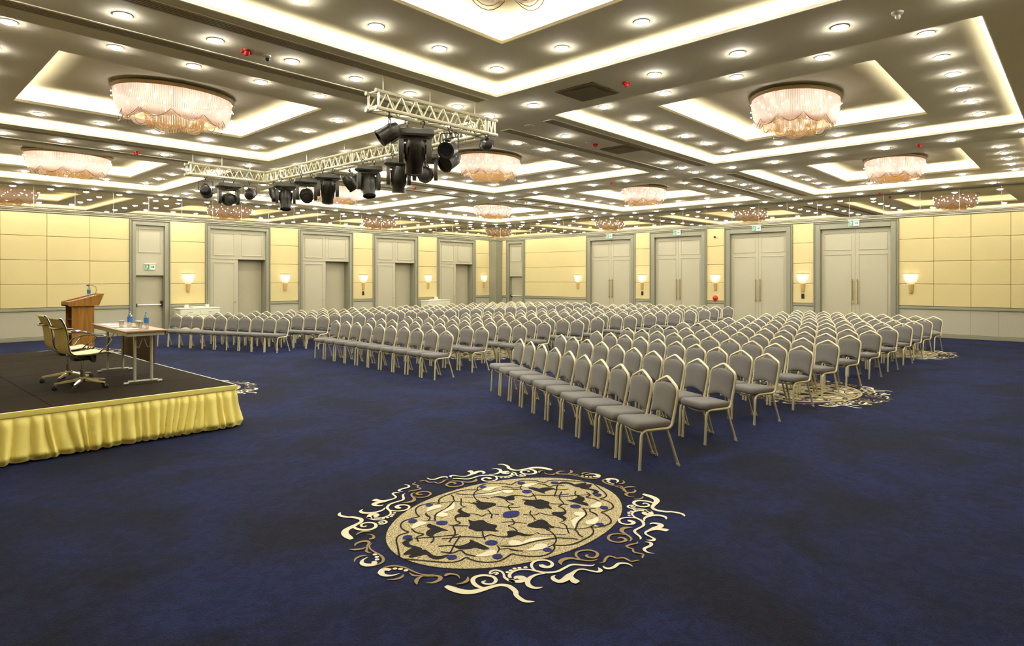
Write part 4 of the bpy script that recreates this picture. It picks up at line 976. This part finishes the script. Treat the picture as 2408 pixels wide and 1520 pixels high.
def clamp(x, z0=0.0):
    m = MB(); m.tube([(x+.03*cos(a), 0, z0-.0+.03*sin(a)) for a in [R(-60+30*k) for k in range(11)]], .008, 6); m.cbox(x-.012, -.02, z0-.085, x+.012, .02, z0-.028, .004); m.cyl((x, -.045, z0-.05), (x, .045, z0-.05), .008, 6); return m
def moving_head(label, loc, rz, tilt, k=1.0, group='black moving head lamps on the truss'):
    """origin at the chord it hangs from; local x across the yoke"""
    t = thing('moving_head_lamp', label, 'stage light', loc, rz, group); T = Matrix.Scale(k, 4)
    for x in (-.10, .10): c_ = clamp(x*k); c_.build('clamp', M['black_metal'], t)
    m = MB(); m.loft([[(x, y, z) for x, y in [(-w, -d), (w, -d), (w+.02, -d*.5), (w+.02, d*.5), (w, d), (-w, d), (-w-.02, d*.5), (-w-.02, -d*.5)]] for w, d, z in ((.17, .10, -.085), (.215, .13, -.10), (.225, .135, -.16), (.19, .12, -.185))], T=T); m.cyl((-.14, -.142, -.13), (-.14, -.12, -.13), .028, 12, T=T); bs = m.build('base', M['grey_case'], t)
    m = MB()
    m.cyl((0, 0, -.185), (0, 0, -.205), .07, 14, T=T); m.cbox(-.20, -.06, -.24, .20, .06, -.20, .015, T=T)
    for s in (-1, 1):
        x0, x1 = (s*.205, s*.145) if s < 0 else (s*.145, s*.205)
        m.loft([[(x0+(i_ in (1,))*0, y, z) for y, z in [(-.06, -.22), (.06, -.22), (.085, -.34), (.08, -.46), (.045, -.515), (-.045, -.515), (-.08, -.46), (-.085, -.34)]] for i_ in (0,)] + [[(x1, y, z) for y, z in [(-.06, -.22), (.06, -.22), (.085, -.34), (.08, -.46), (.045, -.515), (-.045, -.515), (-.08, -.46), (-.085, -.34)]]], T=T)
    m.build('yoke', M['grey_case'], t)
    H = T @ Matrix.Translation((0, 0, -.42)) @ Matrix.Rotation(tilt, 4, 'X')
    m = MB(); m.lathe([(.05, -.235), (.09, -.225), (.115, -.18), (.132, -.10), (.136, -.02), (.130, .05), (.124, .06), (.124, .10), (.112, .13), (.112, .21), (.118, .215), (.118, .235), (.10, .235), (.098, .20)], 18, T=H)
    for a in range(0, 360, 45): m.cbox(-.006, .11, -.16, .006, .142, -.03, .003, T=H @ Matrix.Rotation(R(a), 4, 'Z'))
    hd = m.build('head', M['black_metal'], t)
    m = MB(); m.lathe([(.099, .205), (.06, .216), (.004, .220)], 16, T=H); m.build('lens', M['black_plastic'], hd)
    return t
def par_can(label, loc, rz, tilt, k=1.0, drop=.20):
    t = thing('par_can_lamp', label, 'stage light', loc, rz, 'black par can lamps on the truss'); T = Matrix.Scale(k, 4)
    clamp(0).build('clamp', M['black_metal'], t)
    m = MB(); m.tube([(0, 0, -.08), (-.10, 0, -.082), (-.118, 0, -.10), (-.118, 0, -drop)], .007, 6, T=T); m.tube([(0, 0, -.08), (.10, 0, -.082), (.118, 0, -.10), (.118, 0, -drop)], .007, 6, T=T); m.build('bracket', M['black_metal'], t)
    H = T @ Matrix.Translation((0, 0, -drop)) @ Matrix.Rotation(tilt, 4, 'X')
    m = MB(); m.lathe([(.04, -.14), (.07, -.13), (.085, -.08), (.098, -.06), (.100, .0), (.100, .12), (.108, .122), (.108, .14), (.09, .14), (.088, .11)], 16, T=H); m.cbox(-.03, .10, -.05, .03, .125, .05, .005, T=H); cn = m.build('can', M['black_metal'], t)
    m = MB(); m.lathe([(.088, .112), (.05, .104), (.004, .10)], 14, T=H); m.build('lens', M['glass'], cn)
    return t
ch_ = ZB-.03
par_can('black par can lamp on the left end of the near truss run', (5.48, 7.52, ch_), R(60), R(235), 1.2, .24)
moving_head('largest black moving head lamp, hanging nearest under the truss', (6.10, 7.72, ch_), R(-34), R(215), 1.2)
par_can('black par can lamp right of the largest moving head, upper one', (6.62, 7.52, ch_), R(-60), R(110), 1.25, .28)
par_can('black par can lamp hanging low beside the truss end, second of the pair', (6.85, 7.74, ch_), R(-80), R(120), 1.3, .36)
par_can('small black par can lamp on the right end of the truss, facing the room', (7.45, 7.52, ch_), R(150), R(80), .95, .17)
MH = [(9.15, -42, 95, 'nearest on the long truss run'), (9.95, -35, 188, 'second along the long truss run'), (10.95, -25, 160, 'third along the long truss run'), (12.5, -28, 205, 'fourth along the long truss run, by the chandelier glow'), (13.42, -26, 110, 'fifth along the long truss run'), (14.4, -28, 165, 'last on the long truss run')]
for y, rz, tl_, w in MH: moving_head('black moving head lamp, ' + w, (7.47, y, ch_), R(rz), R(tl_), 1.12)
for y, w in ((11.5, 'left of the third moving head'), (11.95, 'between the third and fourth moving heads'), (9.5, 'behind the nearest moving heads')): par_can('black par can lamp on the long truss run, ' + w, (7.67, y, ch_), R(80), R(140), 1.25, .24)
par_can('black par can lamp at the inner corner of the truss', (7.45, 14.95, ch_), R(20), R(150), 1.15, .26)
par_can('black par can lamp at the left end of the far truss run', (6.0, 15.4, ch_), R(150), R(100), 1.3, .25)
moving_head('black moving head lamp hanging from the far truss run', (6.53, 15.4, ch_), R(-10), R(95), 1.15)
par_can('black par can lamp right of the far moving head, facing the camera', (7.05, 15.4, ch_), R(150), R(75), 1.3, .24)
